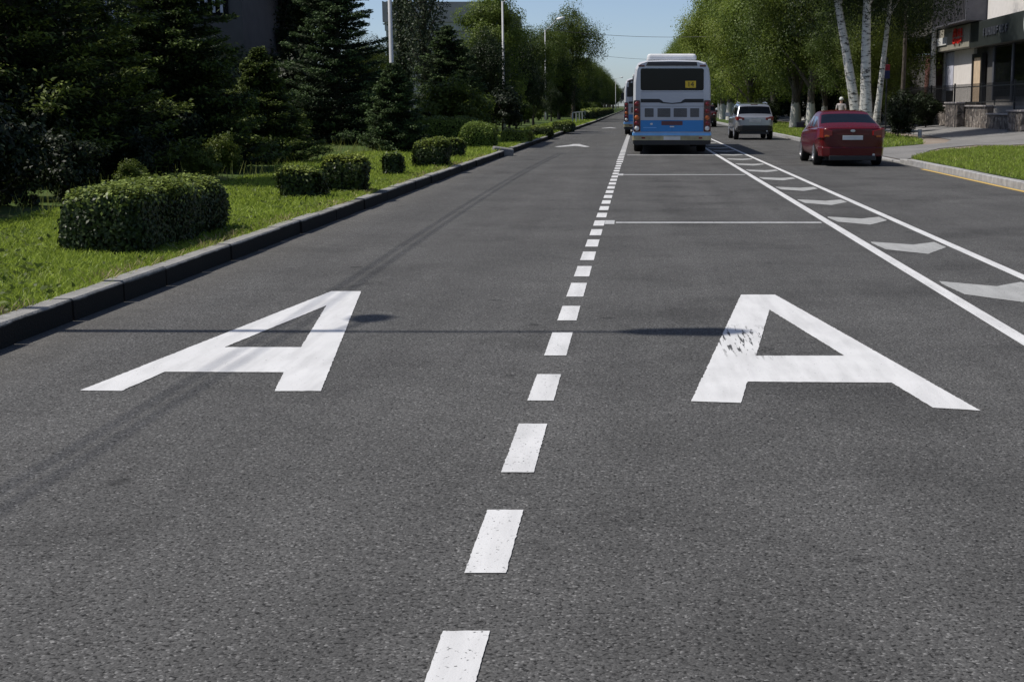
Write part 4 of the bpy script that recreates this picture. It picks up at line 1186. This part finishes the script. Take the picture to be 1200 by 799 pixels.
# ------------------------------------------------------------------ left trees
def put(o, x, y, z=.13, rz=0., s=1.):
    o.location = (x, y, z); o.rotation_euler = (0, 0, rz); o.scale = (s, s, s) if isinstance(s, (int, float)) else s
def lx(px, y): return (px - VPX) * (y * math.cos(TH) + .25) / F_PX

t = conifer('fir_tree', 'broad dark fir at the left edge behind the nearest hedge', 'tree', 101, 9.5, 3.0, 230, 560, .09, M['fir']); put(t, lx(28, 25), 25)
t = conifer('fir_tree', 'dark fir in front of the grey building, second tree from left', 'tree', 102, 6.8, 2.2, 190, 520, .085, M['fir']); put(t, lx(205, 30), 30)
t = conifer('fir_tree', 'short pointed young fir standing before the taller dark trees', 'tree', 103, 2.85, 1.45, 140, 420, .07, M['fir']); put(t, lx(310, 34), 34)
t = conifer('fir_tree', 'tallest dark fir left of the pale lamp pole', 'tree', 104, 8.8, 2.4, 200, 520, .095, M['fir_blue'], power=.8); put(t, lx(398, 49.5), 49.5)
t = conifer('fir_tree', 'dense round shouldered spruce right of the pale lamp pole', 'tree', 105, 5.2, 2.2, 190, 380, .1, M['fir_blue'], power=.62); put(t, lx(526, 66), 66)
t = broadleaf('broadleaf_tree', 'bright green leafy tree rising behind the thin lamp pole', 'tree', 106, 8.4, .8, 2.5, 42000, .12, M['leaf_light'], M['bark'], .2, nl=22); put(t, lx(576, 84), 84)
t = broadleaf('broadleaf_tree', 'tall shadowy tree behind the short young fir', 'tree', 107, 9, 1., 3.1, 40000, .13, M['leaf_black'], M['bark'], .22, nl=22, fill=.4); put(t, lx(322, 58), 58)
t = conifer('fir_tree', 'low dark fir between the two nearest tall firs', 'tree', 108, 3.6, 1.8, 150, 420, .08, M['fir']); put(t, lx(122, 29), 29)
t = conifer('fir_tree', 'squat dark fir hiding the foot of the pale lamp pole', 'tree', 109, 2.7, 1.05, 130, 380, .075, M['fir_blue'], power=.7); put(t, lx(464, 42), 42)
# poplars
def poplar(label, seed, H, Rr, x, y):
    rng = np.random.default_rng(seed)
    root = thing('poplar_tree', label, 'tree', (x, y, .2))
    mb = MB(); tp = trunk_pts(rng, H * .96, bend=.08); mb.tube(tp, [.2 * (1 - .9 * i / 6) for i in range(7)], 8, cap=False)
    parts = []
    for b in range(70):
        t = (b + .5) / 70; z = H * (.08 + .86 * t); L = H * .16 * (1 - .55 * t); a = b * 2.4
        rad = Rr * math.sin(math.pi * min(1, .15 + .83 * t)) ** .6
        p0 = np.array(interp(tp, z)); d = np.array([math.cos(a) * rad, math.sin(a) * rad, L])
        n_ = 170; s = rng.uniform(.1, 1, n_)[:, None]
        p = p0 + d * s + rng.normal(0, .17, (n_, 3))
        parts.append((*leaves(p, norm(rng.normal(size=(n_, 3)) + np.array([math.cos(a), math.sin(a), .4])), rng.normal(size=(n_, 3)), .16 * rng.uniform(.7, 1.3, n_), .1 * rng.uniform(.7, 1.3, n_)), 0))
        mb.tube([p0, p0 + d * .6, p0 + d], [.05 * (1 - .7 * t), .03, .01], 5, cap=False)
    mb.build('trunk', M['bark'], root, smooth=True)
    V, Q, ms = cat_mesh(parts); fast_mesh('crown', V, Q, M['leaf_poplar'], root)
poplar('slim grey green poplar just right of the pale lamp pole', 201, 12, .75, lx(476, 85), 85)
poplar('broad grey green poplar left of the concrete rooftop', 202, 15, 1.35, lx(500, 80), 80)
# shrubs at the feet of the trees
sh = broadleaf('shrub', 'wild leafy shrub behind the large square hedge', 'shrub', 120, 1.3, .1, .75, 6000, .075, M['leaf_mid'], M['bark'], .03, nl=10, fill=0.); put(sh, -8.1, 22.4, s=.42)
dup(sh, (-7.8, 25.2, .15), 2., (.55, .55, .5), 'low wild shrub before the short young fir')
dup(sh, (-8.4, 28.5, .15), 1., (.6, .6, .6), 'tall wild shrub under the dark fir branches')
dup(sh, (-8.6, 33.5, .15), 3., (.6, .6, .6), 'wild shrub at the right foot of the short young fir')
# backing and far rows
mid1 = broadleaf('broadleaf_tree', 'tree of the tall dark row behind the left verge', 'tree', 130, 11, 1.2, 3.9, 30000, .15, M['leaf_dark'], M['bark'], .2, nl=20, group='trees of the left rows', fill=.3)
mid2 = broadleaf('broadleaf_tree', 'tree of the tall dark row behind the left verge', 'tree', 131, 12.5, 1.8, 4.2, 30000, .16, M['leaf_mid'], M['bark'], .22, nl=20, group='trees of the left rows', fill=.3)
put(mid1, -20, 40); put(mid2, lx(672, 152), 152)
mid2['label'] = 'rounded tall tree standing out against the sky, right end of the left treetops'
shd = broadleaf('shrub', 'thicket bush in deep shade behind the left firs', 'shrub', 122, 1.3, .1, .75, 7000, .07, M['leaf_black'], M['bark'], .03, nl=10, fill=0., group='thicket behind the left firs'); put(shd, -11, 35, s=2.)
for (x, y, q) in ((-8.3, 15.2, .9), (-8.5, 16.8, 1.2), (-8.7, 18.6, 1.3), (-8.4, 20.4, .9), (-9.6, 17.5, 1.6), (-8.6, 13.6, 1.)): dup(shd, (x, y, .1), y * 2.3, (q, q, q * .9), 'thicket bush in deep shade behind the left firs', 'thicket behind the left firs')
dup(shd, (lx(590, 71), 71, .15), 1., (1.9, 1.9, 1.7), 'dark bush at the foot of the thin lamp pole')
rng = np.random.default_rng(77)
lab = 'tree of the tall dark row behind the left verge'
for (px, y, s, k) in ((20, 38, .8, 0), (120, 41, .3, 0), (160, 44, .3, 1), (250, 46, .38, 0), (345, 62, .95, 0), (300, 60, .7, 1), (425, 72, .42, 1), (445, 90, .5, 0), (545, 100, .5, 0), (618, 112, .7, 1), (640, 138, .8, 1), (646, 124, .34, 0), (625, 100, .4, 0), (604, 94, .62, 0), (570, 74, .5, 0), (655, 140, .7, 0)):
    d = dup(mid1 if k == 0 else mid2, (lx(px, y), y, .15), rng.uniform(0, 6), (s, s, s * rng.uniform(.9, 1.05)), lab, 'trees of the left rows')
y = 166.
lab = 'tree of the receding left row towards the end of the street'
i = 0
while y < 640:
    s = rng.uniform(.72, .95) * (.85 if y < 260 else 1)
    dup(mid1 if i % 2 else mid2, (-9.6 + rng.normal(0, .5), y, .15), rng.uniform(0, 6), (s, s, s), lab, 'far left trees')
    y += rng.uniform(6.5, 9.5); i += 1
# unbroken dark thicket behind the firs
lab = 'thicket bush in deep shade behind the left firs'
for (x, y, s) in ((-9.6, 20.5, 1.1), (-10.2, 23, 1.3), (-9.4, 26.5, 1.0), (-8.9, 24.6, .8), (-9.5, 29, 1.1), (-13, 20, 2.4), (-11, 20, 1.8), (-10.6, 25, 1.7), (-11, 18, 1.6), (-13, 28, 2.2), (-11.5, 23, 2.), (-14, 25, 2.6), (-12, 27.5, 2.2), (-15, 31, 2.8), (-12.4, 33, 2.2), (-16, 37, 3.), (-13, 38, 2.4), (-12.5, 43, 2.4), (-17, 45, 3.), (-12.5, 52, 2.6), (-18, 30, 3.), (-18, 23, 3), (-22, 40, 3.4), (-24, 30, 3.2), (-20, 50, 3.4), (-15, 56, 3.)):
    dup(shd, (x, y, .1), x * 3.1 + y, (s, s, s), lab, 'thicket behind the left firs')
for (x, y, q) in ((-3, 700, 1.), (3, 720, .9), (9, 705, 1.05), (15, 730, 1.), (-9, 735, 1.1), (22, 715, 1.)):
    dup(mid1, (x, y, .1), x, (q, q, q), 'distant tree closing the far end of the street', 'trees at the end of the street')
# dark low understorey bushes along the left rows (far ones are small)
lab = 'dark understorey bush between the left row trunks'
y = 60.
while y < 300:
    s = rng.uniform(1.6, 2.4); dup(sh, (-8.3 + rng.normal(0, .5), y, .1), rng.uniform(0, 6), (s, s, s * .9), lab, 'understorey bushes on the left')
    y += rng.uniform(5, 8) * (1 + y / 200)

# ------------------------------------------------------------------ right trees
def birch(label, seed, x, y, H, lean, r0, base=5.0, Rr=3.6, nleaf=40000, bm_=None):
    bm_ = bm_ or M['birch']
    t = broadleaf('birch_tree', label, 'tree', seed, H, base, Rr, nleaf, .09, M['leaf_dark'], bm_, r0, lean, .85, 20, droop=1.3, bend=.06, fill=.64)
    put(t, x, y, rz=0, z=.17); return t
birch('white birch trunk leaning left behind the red saloon', 301, 9.45, 58.5, 13, (-2.2, .3), .24, 6.6, 3.4)
birch('upright white birch trunk with dark knots behind the red saloon', 302, 9.6, 58.2, 14, (-.25, .2), .26, 6.6, 3.6)
birch('slender greyish birch right of the two white trunks', 303, 10.35, 60.5, 12, (.9, -.2), .15, 6.2, 3.6)
birch('pale birch on the shop terrace before the dark glazed balcony', 304, 17.3, 82, 14, (.1, .2), .2, 9.5, 2.6, 9000).location.z = 1.55
birch('added thin dark trunked tree, its unseen crown shading the stone wall', 305, 12.7, 67, 13, (.2, .1), .13, 8.2, 3.5, 26000, bm_=M['bark'])  # added tree: crown above the view, there to shade wall and shop front
e1 = broadleaf('elm_tree', 'leafy elm with whitewashed trunk on the right verge, left of the pair', 'tree', 310, 13.5, 1.6, 4.6, 70000, .125, M['leaf_mid'], M['bark_wash'], .26, nl=26, fill=.95, droop=.5); put(e1, lx(931, 86), 86, .17)
e2 = broadleaf('elm_tree', 'leafy elm with whitewashed trunk on the right verge, right of the pair', 'tree', 311, 12.5, 2.1, 4.2, 60000, .125, M['leaf_mid'], M['bark_wash'], .25, nl=24, fill=.95, droop=.4); put(e2, lx(950, 83), 83, .17, 1.)
e3 = broadleaf('elm_tree', 'yellow green elm in the sunlit right row', 'tree', 312, 14, 1.9, 4.9, 45000, .17, M['leaf_light'], M['bark_wash'], .25, nl=30, group='right row elms', fill=.85, droop=.5); put(e3, 10.2, 104, .17)
rng = np.random.default_rng(88)
for (x, y, s, p) in ((11.6, 77, .62, e2), (12.6, 75, .5, e1), (12.4, 92, .85, e2), (11.2, 97, .9, e1), (15, 84, .9, e1), (16.5, 98, 1., e2)):
    dup(p, (x, y, .2), rng.uniform(0, 6), (s, s, s), 'shaded elm behind the whitewashed pair on the right', 'shaded elms on the right')
y = 111.; i = 0
while y < 640:
    s = rng.uniform(.8, 1.12)
    dup(e3, (9.3 + rng.normal(0, .5), y, .17), rng.uniform(0, 6), (s, s, s * rng.uniform(.95, 1.08)), 'yellow green elm in the sunlit right row', 'right row elms')
    if i % 2 == 0 and y < 330: dup(e1, (15.5 + rng.normal(0, 1), y + 4, .2), rng.uniform(0, 6), (1.05, 1.05, 1.1), 'taller dark elm in the second row on the right', 'second row elms')
    y += rng.uniform(7, 9.5); i += 1
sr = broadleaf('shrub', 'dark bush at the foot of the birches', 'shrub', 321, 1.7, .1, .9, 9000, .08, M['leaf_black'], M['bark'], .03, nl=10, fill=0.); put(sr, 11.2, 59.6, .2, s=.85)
for (x, y, q) in ((14.6, 70.5, 1.1), (14.8, 73, 1.2), (14.5, 76, 1.25), (14.9, 79.5, 1.3), (14.6, 84, 1.3)):
    dup(sr, (x, y, .4), y, (q, q, q * .85), 'dark bush of the row along the far part of the stone wall', 'bushes along the stone wall')
dup(sr, (12.6, 66, .25), 2, (1.2, 1.2, 1.1), 'dark bush before the stone wall, right of the birches')
lab = 'bush of the dark thicket beyond the right row elms'
for i in range(22):
    s = 1.7 + .5 * math.sin(i * 2.3); dup(sr, (15.5 + 1.5 * math.sin(i * 1.7), 88 + i * (5 + i * .3), .2), i, (s * 1.4, s * 1.4, s), lab, 'thicket on the right')
dup(sr, (8.6, 92, .2), 1, (1.2, 1.2, 1.), 'light leafed bush beside the silver crossover')

# ------------------------------------------------------------------ right building, wall, terrace
FX = 18.0
root = thing('shop_building', 'shop with khaki and black fascia under a white upper floor', 'building', (FX, 58, .5))
def BL(mb, *a): return mb
mb = MB(); mb.box(.3, 10, -6, 60, 0, 4.2); mb.build('lower_wall', M['wall_dark'], root)
mb = MB(); mb.box(.0, 10, -6, 14.5, 5.32, 16); mb.build('upper_wall', M['wall_white'], root)
mb = MB(); mb.box(.05, 10, 14.52, 60, 5.32, 15); mb.build('far_upper_wall', M['wall_dark'], root)
f = MB().box(-.45, .28, 16.4, 27, 4.1, 5.3).build('fascia', M['khaki'], root, bevel=.02); f['label'] = 'khaki fascia'
f2 = MB().box(-.4, .28, -6, 16.38, 4.02, 5.3).build('fascia', M['fascia_dark'], root, bevel=.02); f2['label'] = 'black green fascia'
# khaki fascia signs
mb = MB(); mb.box(-.52, -.44, 21.6, 24.2, 4.42, 4.85); mb.build('sign_panel', M['white'], f)
mb = MB()
def stroke(y0, z0, y1, z1, w=.05):
    d = Vector((0, y1 - y0, z1 - z0)); n = Vector((0, -d.z, d.y)).normalized() * w
    a, b = Vector((-.5, y0, z0)), Vector((-.5, y1, z1))
    v = [a - n, b - n, b + n, a + n]; v2 = [q + Vector((-.05, 0, 0)) for q in v]
    mb.add(v + v2, [(3, 2, 1, 0), (4, 5, 6, 7), (0, 1, 5, 4), (1, 2, 6, 5), (2, 3, 7, 6), (3, 0, 4, 7)])
def sgn(y, z): return (19.9 - y * 2.2, 4.3 + z * .85)
for (a, b, c, d) in ((.02, .5, .12, 1.), (.12, 1., .3, .98), (.3, .98, .4, .5), (.06, .72, .38, .75), (.2, .96, .2, .5), (.56, .98, .56, .52), (.72, 1., .74, .5), (.92, .98, .96, .5), (.56, .76, .92, .74)):
    stroke(*sgn(a, b), *sgn(c, d), .05)
for (a, b, c, d) in ((.03, .08, .03, .42), (.03, .25, .16, .42), (.03, .25, .18, .08), (.28, .1, .28, .36), (.28, .36, .42, .34), (.42, .34, .42, .1), (.54, .08, .54, .42), (.54, .1, .68, .12), (.68, .12, .68, .36), (.8, .1, .8, .4), (.8, .4, .98, .38), (.8, .24, .95, .24)):
    stroke(*sgn(a, b), *sgn(c, d), .04)
mb.build('sign_letters', M['sign_red'], f)
rl = random.Random(4); y = 13.4
while y > 8.6:
    mb = MB(); w_ = rl.choice((.32, .4, .48)); k_ = rl.randrange(5)
    mb.box(-.47, -.39, y - .12, y, 4.5, 4.88)
    if k_ in (0, 1, 3): mb.box(-.465, -.39, y - w_, y - w_ + .12, 4.5, 4.88)
    if k_ in (0, 2, 4): mb.box(-.46, -.39, y - w_ + .13, y - .13, 4.8, 4.88)
    if k_ in (1, 2): mb.box(-.46, -.39, y - w_ + .13, y - .13, 4.65, 4.73)
    if k_ in (3, 4): mb.box(-.46, -.39, y - w_ + .13, y - .13, 4.5, 4.58)
    mb.build('sign_letter', M['sign_grey'], f2)
    y -= w_ + .16
mb = MB(); mb.lathe_x([(-.52, .001), (-.52, .62), (-.48, .66), (-.39, .66)], 0, 5.2, 4.75, 28); mb.build('round_sign', M['white'], f2)
# ground floor front: glazing, white return, beige door
for (ya, yb) in ((3, 6.2), (6.6, 9.8), (10.2, 13.4)):
    g = MB().box(.2, .29, ya, yb, 1.5, 3.95).build('shop_window', M['glass'], root); MB().box(.15, .25, yb, yb + .3, 1.3, 4.05).build('window_frame', M['sign_grey'], g)
w = MB().box(.12, .29, 17.6, 22.2, 1.25, 4.08).build('entrance_wall', M['wall_white'], root)
g = MB().box(.1, .29, 22.25, 24.4, 1.9, 4.05).build('shop_window', M['curtain'], root); MB().box(.05, .2, 24.4, 24.75, 1.3, 4.08).build('window_frame', M['white'], g)
MB().box(.08, .29, 24.8, 30, 1.25, 4.08).build('brick_pier', M['brick_red'], root)
d = MB().box(.05, .2, 15.6, 17.2, 1.25, 3.55).build('door', M['door_beige'], root)
mb = MB(); mb.box(.0, .22, 17.2, 17.5, 1.25, 3.75); mb.box(0, .22, 15.3, 15.6, 1.25, 3.75); mb.box(0, .22, 15.6, 17.2, 3.55, 3.75); mb.build('door_frame', M['black'], d)
# upper floor: windows, glazed balcony
for (ya, yb) in ((1.0, 3.2), (8.3, 9.6)):
    wn = MB().box(-.03, .04, ya, yb, 6.4, 8.2).build('window', M['glass'], root)
    mb = MB(); mb.box(-.06, .0, ya - .12, ya, 6.3, 8.3); mb.box(-.06, 0, yb, yb + .12, 6.3, 8.3); mb.box(-.1, 0, ya - .2, yb + .2, 6.2, 6.3); mb.build('frame', M['white'], wn)
mb = MB(); mb.box(-.3, .01, 5.2, 6.2, 6.1, 6.7); mb.build('air_conditioner', M['white'], root, bevel=.03)
bal = MB().box(-1.1, .04, 14.6, 22.5, 5.35, 9.5).build('balcony', M['slat'], root)
mb = MB()
for i in range(24): mb.box(-1.16, -1.1, 14.7 + i * .33, 14.78 + i * .33, 5.4, 9.4)
mb.build('balcony_slats', M['wall_grey'], bal)

# terrace and retaining wall with railing
root = thing('stone_wall', 'rubble stone retaining wall below the shop terrace', 'wall', (15.62, 50, .4))
mb = MB(); mb.box(.06, .3, 12.5, 60, 0, 1.1); mb.box(.06, .3, -10, 12.48, 0, .75); mb.build('wall_face', M['stone'], root)
mb = MB(); mb.box(-.02, .36, 12.5, 60, 1.1, 1.17); mb.box(-.02, .36, -10, 12.48, .75, .82); mb.build('coping', M['wall_conc'], root, bevel=.015)
for (ya, yb, h) in ((16.7, 19.2, 1.24), (5.5, 7.6, .9), (27, 28.5, 1.24)):
    p = MB().box(-.35, .05, ya, yb, 0, h).build('pier', M['stone'], root, bevel=.05); MB().box(-.4, .04, ya - .05, yb + .05, h, h + .08).build('cap_stone', M['wall_conc'], p, bevel=.02)
mb = MB(); mb.box(15.95, 18.3, 40, 110, .3, 1.55); tag(mb.build('terrace', M['pave']), kind='structure')
root = thing('iron_fence', 'black iron railing on top of the stone wall', 'fence', (15.8, 50, 1.2))
mb = MB(); mb.box(-.02, .02, -8, 58, 1.2, 1.24); mb.box(-.02, .02, -8, 58, .48, .52); mb.build('rail', M['iron'], root)
for i in range(12):
    y = -8 + i * 5.5; MB().box(-.035, .035, y, y + .07, (-.1 if y < 12 else .36), 1.42).build('post', M['iron'], root)
mb = MB()
y = -7.8
while y < 58: mb.box(-.01, .01, y, y + .018, .5, 1.36); y += .16
mb.build('pickets', M['iron'], root)
# parasol at right edge
root = thing('parasol', 'blue canvas parasol on the terrace at the right edge', 'parasol', (17.1, 56.6, 1.55))
mb = MB(); n = 8; v = [(0, 0, 2.65)]
for k in range(n): v.append((1.35 * math.cos(k * math.pi / 4), 1.35 * math.sin(k * math.pi / 4), 1.95))
for k in range(n): v.append((1.34 * math.cos(k * math.pi / 4), 1.34 * math.sin(k * math.pi / 4), 1.75))
mb.add(v, [(0, 1 + k, 1 + (k + 1) % n) for k in range(n)] + [(1 + k, 9 + k, 9 + (k + 1) % n, 1 + (k + 1) % n) for k in range(n)]); mb.build('canopy', M['umb_blue'], root)
MB().tube([(0, 0, 0), (0, 0, 2.62)], .03, 8).build('pole', M['steel'], root); MB().lathe_z([(.001, .1), (.3, .08), (.32, 0)], n=16).build('base', M['iron'], root)

# low pipe barrier with a post on the dusty verge
root = thing('pipe_barrier', 'low pipe barrier with a stubby post beyond the red saloon', 'barrier', (12.0, 59.0, .22))
MB().tube([(0, 0, -.05), (0, 0, .34)], .085, 12).build('post', M['steel'], root)
MB().tube([(0, 0, .27), (-2.6, 3.5, .27)], .04, 8).build('pipe', M['steel'], root)
MB().tube([(-2.6, 3.5, -.05), (-2.6, 3.5, .32)], .07, 10).build('post', M['steel'], root)
# red and blue banner on a post near the birches
root = thing('banner_post', 'small red and navy banner on a post beside the greyish birch', 'banner', (lx(1037, 62), 62, .22))
MB().tube([(0, 0, 0), (0, 0, 3.4)], .03, 8).build('post', M['iron'], root)
MB().box(-.1, .12, -.06, -.03, 2.85, 3.1).build('upper_cloth', M['banner_red'], root, bevel=.01)
MB().box(-.11, .12, -.065, -.03, 2.5, 2.845).build('lower_cloth', M['banner_blue'], root, bevel=.01)
# thin pale post far down right
root = thing('lamp_pole', 'thin pale pole among the right row elms above the white saloon', 'pole', (lx(842, 160), 160, .17))
MB().tube([(0, 0, 0), (0, 0, 4.2)], .1, 10).build('pole', M['polewhite'], root)

# pedestrian on the verge behind the red saloon
def person(label, loc, rz):
    root = thing('person', label, 'person', loc, rz)
    J = {'pel': (0, 0, .95), 'bel': (0, .01, 1.1), 'che': (0, .0, 1.3), 'nek': (0, .01, 1.48), 'hed': (0, -.01, 1.6), 'top': (0, 0, 1.72),
         'ls': (.19, 0, 1.42), 'le': (.25, .02, 1.15), 'lh': (.24, -.06, .92), 'rs': (-.19, 0, 1.42), 're': (-.25, .03, 1.15), 'rh': (-.23, -.04, .92),
         'lhip': (.1, 0, .9), 'lk': (.11, -.03, .5), 'lf': (.11, .02, .07), 'lt': (.11, -.14, .03), 'rhip': (-.1, 0, .9), 'rk': (-.11, -.08, .5), 'rf': (-.11, .0, .08), 'rt': (-.11, -.16, .03)}
    rad = {'pel': .15, 'bel': .13, 'che': .15, 'nek': .055, 'hed': .092, 'top': .08, 'ls': .065, 'le': .045, 'lh': .035, 'rs': .065, 're': .045, 'rh': .035, 'lhip': .095, 'lk': .065, 'lf': .045, 'lt': .035, 'rhip': .095, 'rk': .065, 'rf': .045, 'rt': .035}
    E = [('pel', 'bel'), ('bel', 'che'), ('che', 'nek'), ('nek', 'hed'), ('hed', 'top'), ('che', 'ls'), ('ls', 'le'), ('le', 'lh'), ('che', 'rs'), ('rs', 're'), ('re', 'rh'), ('pel', 'lhip'), ('lhip', 'lk'), ('lk', 'lf'), ('lf', 'lt'), ('pel', 'rhip'), ('rhip', 'rk'), ('rk', 'rf'), ('rf', 'rt')]
    ks = list(J); me = bpy.data.meshes.new('body'); me.from_pydata([J[k] for k in ks], [(ks.index(a), ks.index(b)) for a, b in E], [])
    o = bpy.data.objects.new('body', me); C.objects.link(o)
    m = o.modifiers.new('skin', 'SKIN')
    if not me.skin_vertices: 
        bm = bmesh.new(); bm.from_mesh(me); bm.verts.layers.skin.verify(); bm.to_mesh(me); bm.free()
    for i, k in enumerate(ks):
        me.skin_vertices[0].data[i].radius = (rad[k], rad[k] * (.75 if k in ('pel', 'bel', 'che') else 1))
    me.skin_vertices[0].data[0].use_root = True
    s = o.modifiers.new('sub', 'SUBSURF'); s.levels = 2; s.render_levels = 2
    dg = bpy.context.evaluated_depsgraph_get(); me2 = bpy.data.meshes.new_from_object(o.evaluated_get(dg)); o.modifiers.clear(); o.data = me2
    for mt in ('skin', 'shirt', 'trouser'): me2.materials.append(M[mt])
    for p in me2.polygons:
        c = p.center; p.use_smooth = True
        p.material_index = 0 if c.z > 1.47 or (abs(c.x) > .17 and c.z < 1.2 and c.z > .8) else (1 if c.z > .98 else (2 if c.z > .1 else 0))
    o.parent = root
    mb = MB(); mb.lathe_z([(.001, .13), (.06, .12), (.1, .07), (.115, 0), (.11, -.02)], n=16); mb.box(-.07, .07, -.19, -.08, -.01, .01)
    mb.build('cap', M['cap'], root, smooth=True, loc=(0, 0, 1.66))
    return root
person('pedestrian in a white cap and pale top walking behind the red saloon', (lx(985, 72), 72, .2), R(160))

# ------------------------------------------------------------------ left buildings
root = thing('grey_building', 'dark grey building glimpsed through the trees at upper left', 'building', (-26, 52, .2))
MB().box(-10, 11.6, 0, 9, 0, 16).build('wall', M['wall_grey'], root)
for (x, z) in ((1.0, 3.6), (3.6, 3.6), (6.2, 3.6), (9.6, 4.6), (1.0, 6.4), (3.6, 6.4), (6.2, 6.4)):
    w = MB().box(x, x + 1.5, -.05, .05, z, z + 1.6).build('window', M['glass'], root)
    mb = MB()
    for i in range(5): mb.box(x + .1 + i * .28, x + .2 + i * .28, -.08, -.04, z + .1, z + 1.5)
    mb.build('frame', M['curtain'], w)
root = thing('concrete_building', 'weathered concrete rooftop showing between the poplar and green tree', 'building', (lx(545, 165), 165, .2))
MB().box(-9, 4, 0, 30, 0, 9.9).build('wall', M['wall_conc'], root)
MB().box(-9.3, 4.3, -.4, 30.3, 10.9, 13.2).build('parapet', M['wall_conc'], root)
MB().box(-9.1, 4.1, -.2, 30.1, 9.92, 10.88).build('band', M['wall_conc_l'], root)
mb = MB()
for x in (-6, -2.5, 1.): mb.box(x, x + 1.6, -.06, .05, 7.2, 8.8)
mb.build('windows', M['glass'], root)

# ------------------------------------------------------------------ camera, light, world
cam = bpy.data.cameras.new('Camera'); co = bpy.data.objects.new('Camera', cam); C.objects.link(co)
co.location = (0, 0, CAMH); co.rotation_euler = (R(90) - TH, 0, 0)
cam.sensor_width = 36; cam.lens = F_PX * 36 / 1200; cam.shift_x = -(VPX - 600) / 1200
cam.clip_end = 6000; cam.clip_start = .1
scn.camera = co
sun = bpy.data.lights.new('Sun', 'SUN'); sun.energy = 4.2; sun.angle = R(.53); sun.color = (1, .955, .88)
so = bpy.data.objects.new('Sun', sun); C.objects.link(so)
d = Vector((math.cos(SUN_EL) * math.cos(SUN_AZ), -math.cos(SUN_EL) * math.sin(SUN_AZ), -math.sin(SUN_EL)))
so.rotation_euler = d.to_track_quat('-Z', 'Y').to_euler(); so.location = (-30, 0, 40)
w = bpy.data.worlds.new('World'); scn.world = w; w.use_nodes = True
nt = w.node_tree; bg = nt.nodes['Background']
sky = nt.nodes.new('ShaderNodeTexSky'); sky.sky_type = 'NISHITA'; sky.sun_disc = False
sky.sun_elevation = SUN_EL; sky.sun_rotation = R(270) + SUN_AZ; sky.altitude = 0; sky.air_density = .55; sky.dust_density = .8; sky.ozone_density = 1.
nt.links.new(sky.outputs[0], bg.inputs['Color']); bg.inputs['Strength'].default_value = .125
vs = scn.view_settings; vs.view_transform = 'Standard'; vs.look = 'None'; vs.gamma = 1; vs.use_curve_mapping = False; vs.exposure = 0.
scn.display_settings.display_device = 'sRGB'
scn.render.engine = 'CYCLES'
scn.cycles.max_bounces = 6; scn.cycles.diffuse_bounces = 3; scn.cycles.glossy_bounces = 2; scn.cycles.transmission_bounces = 3
scn.cycles.use_denoising = True
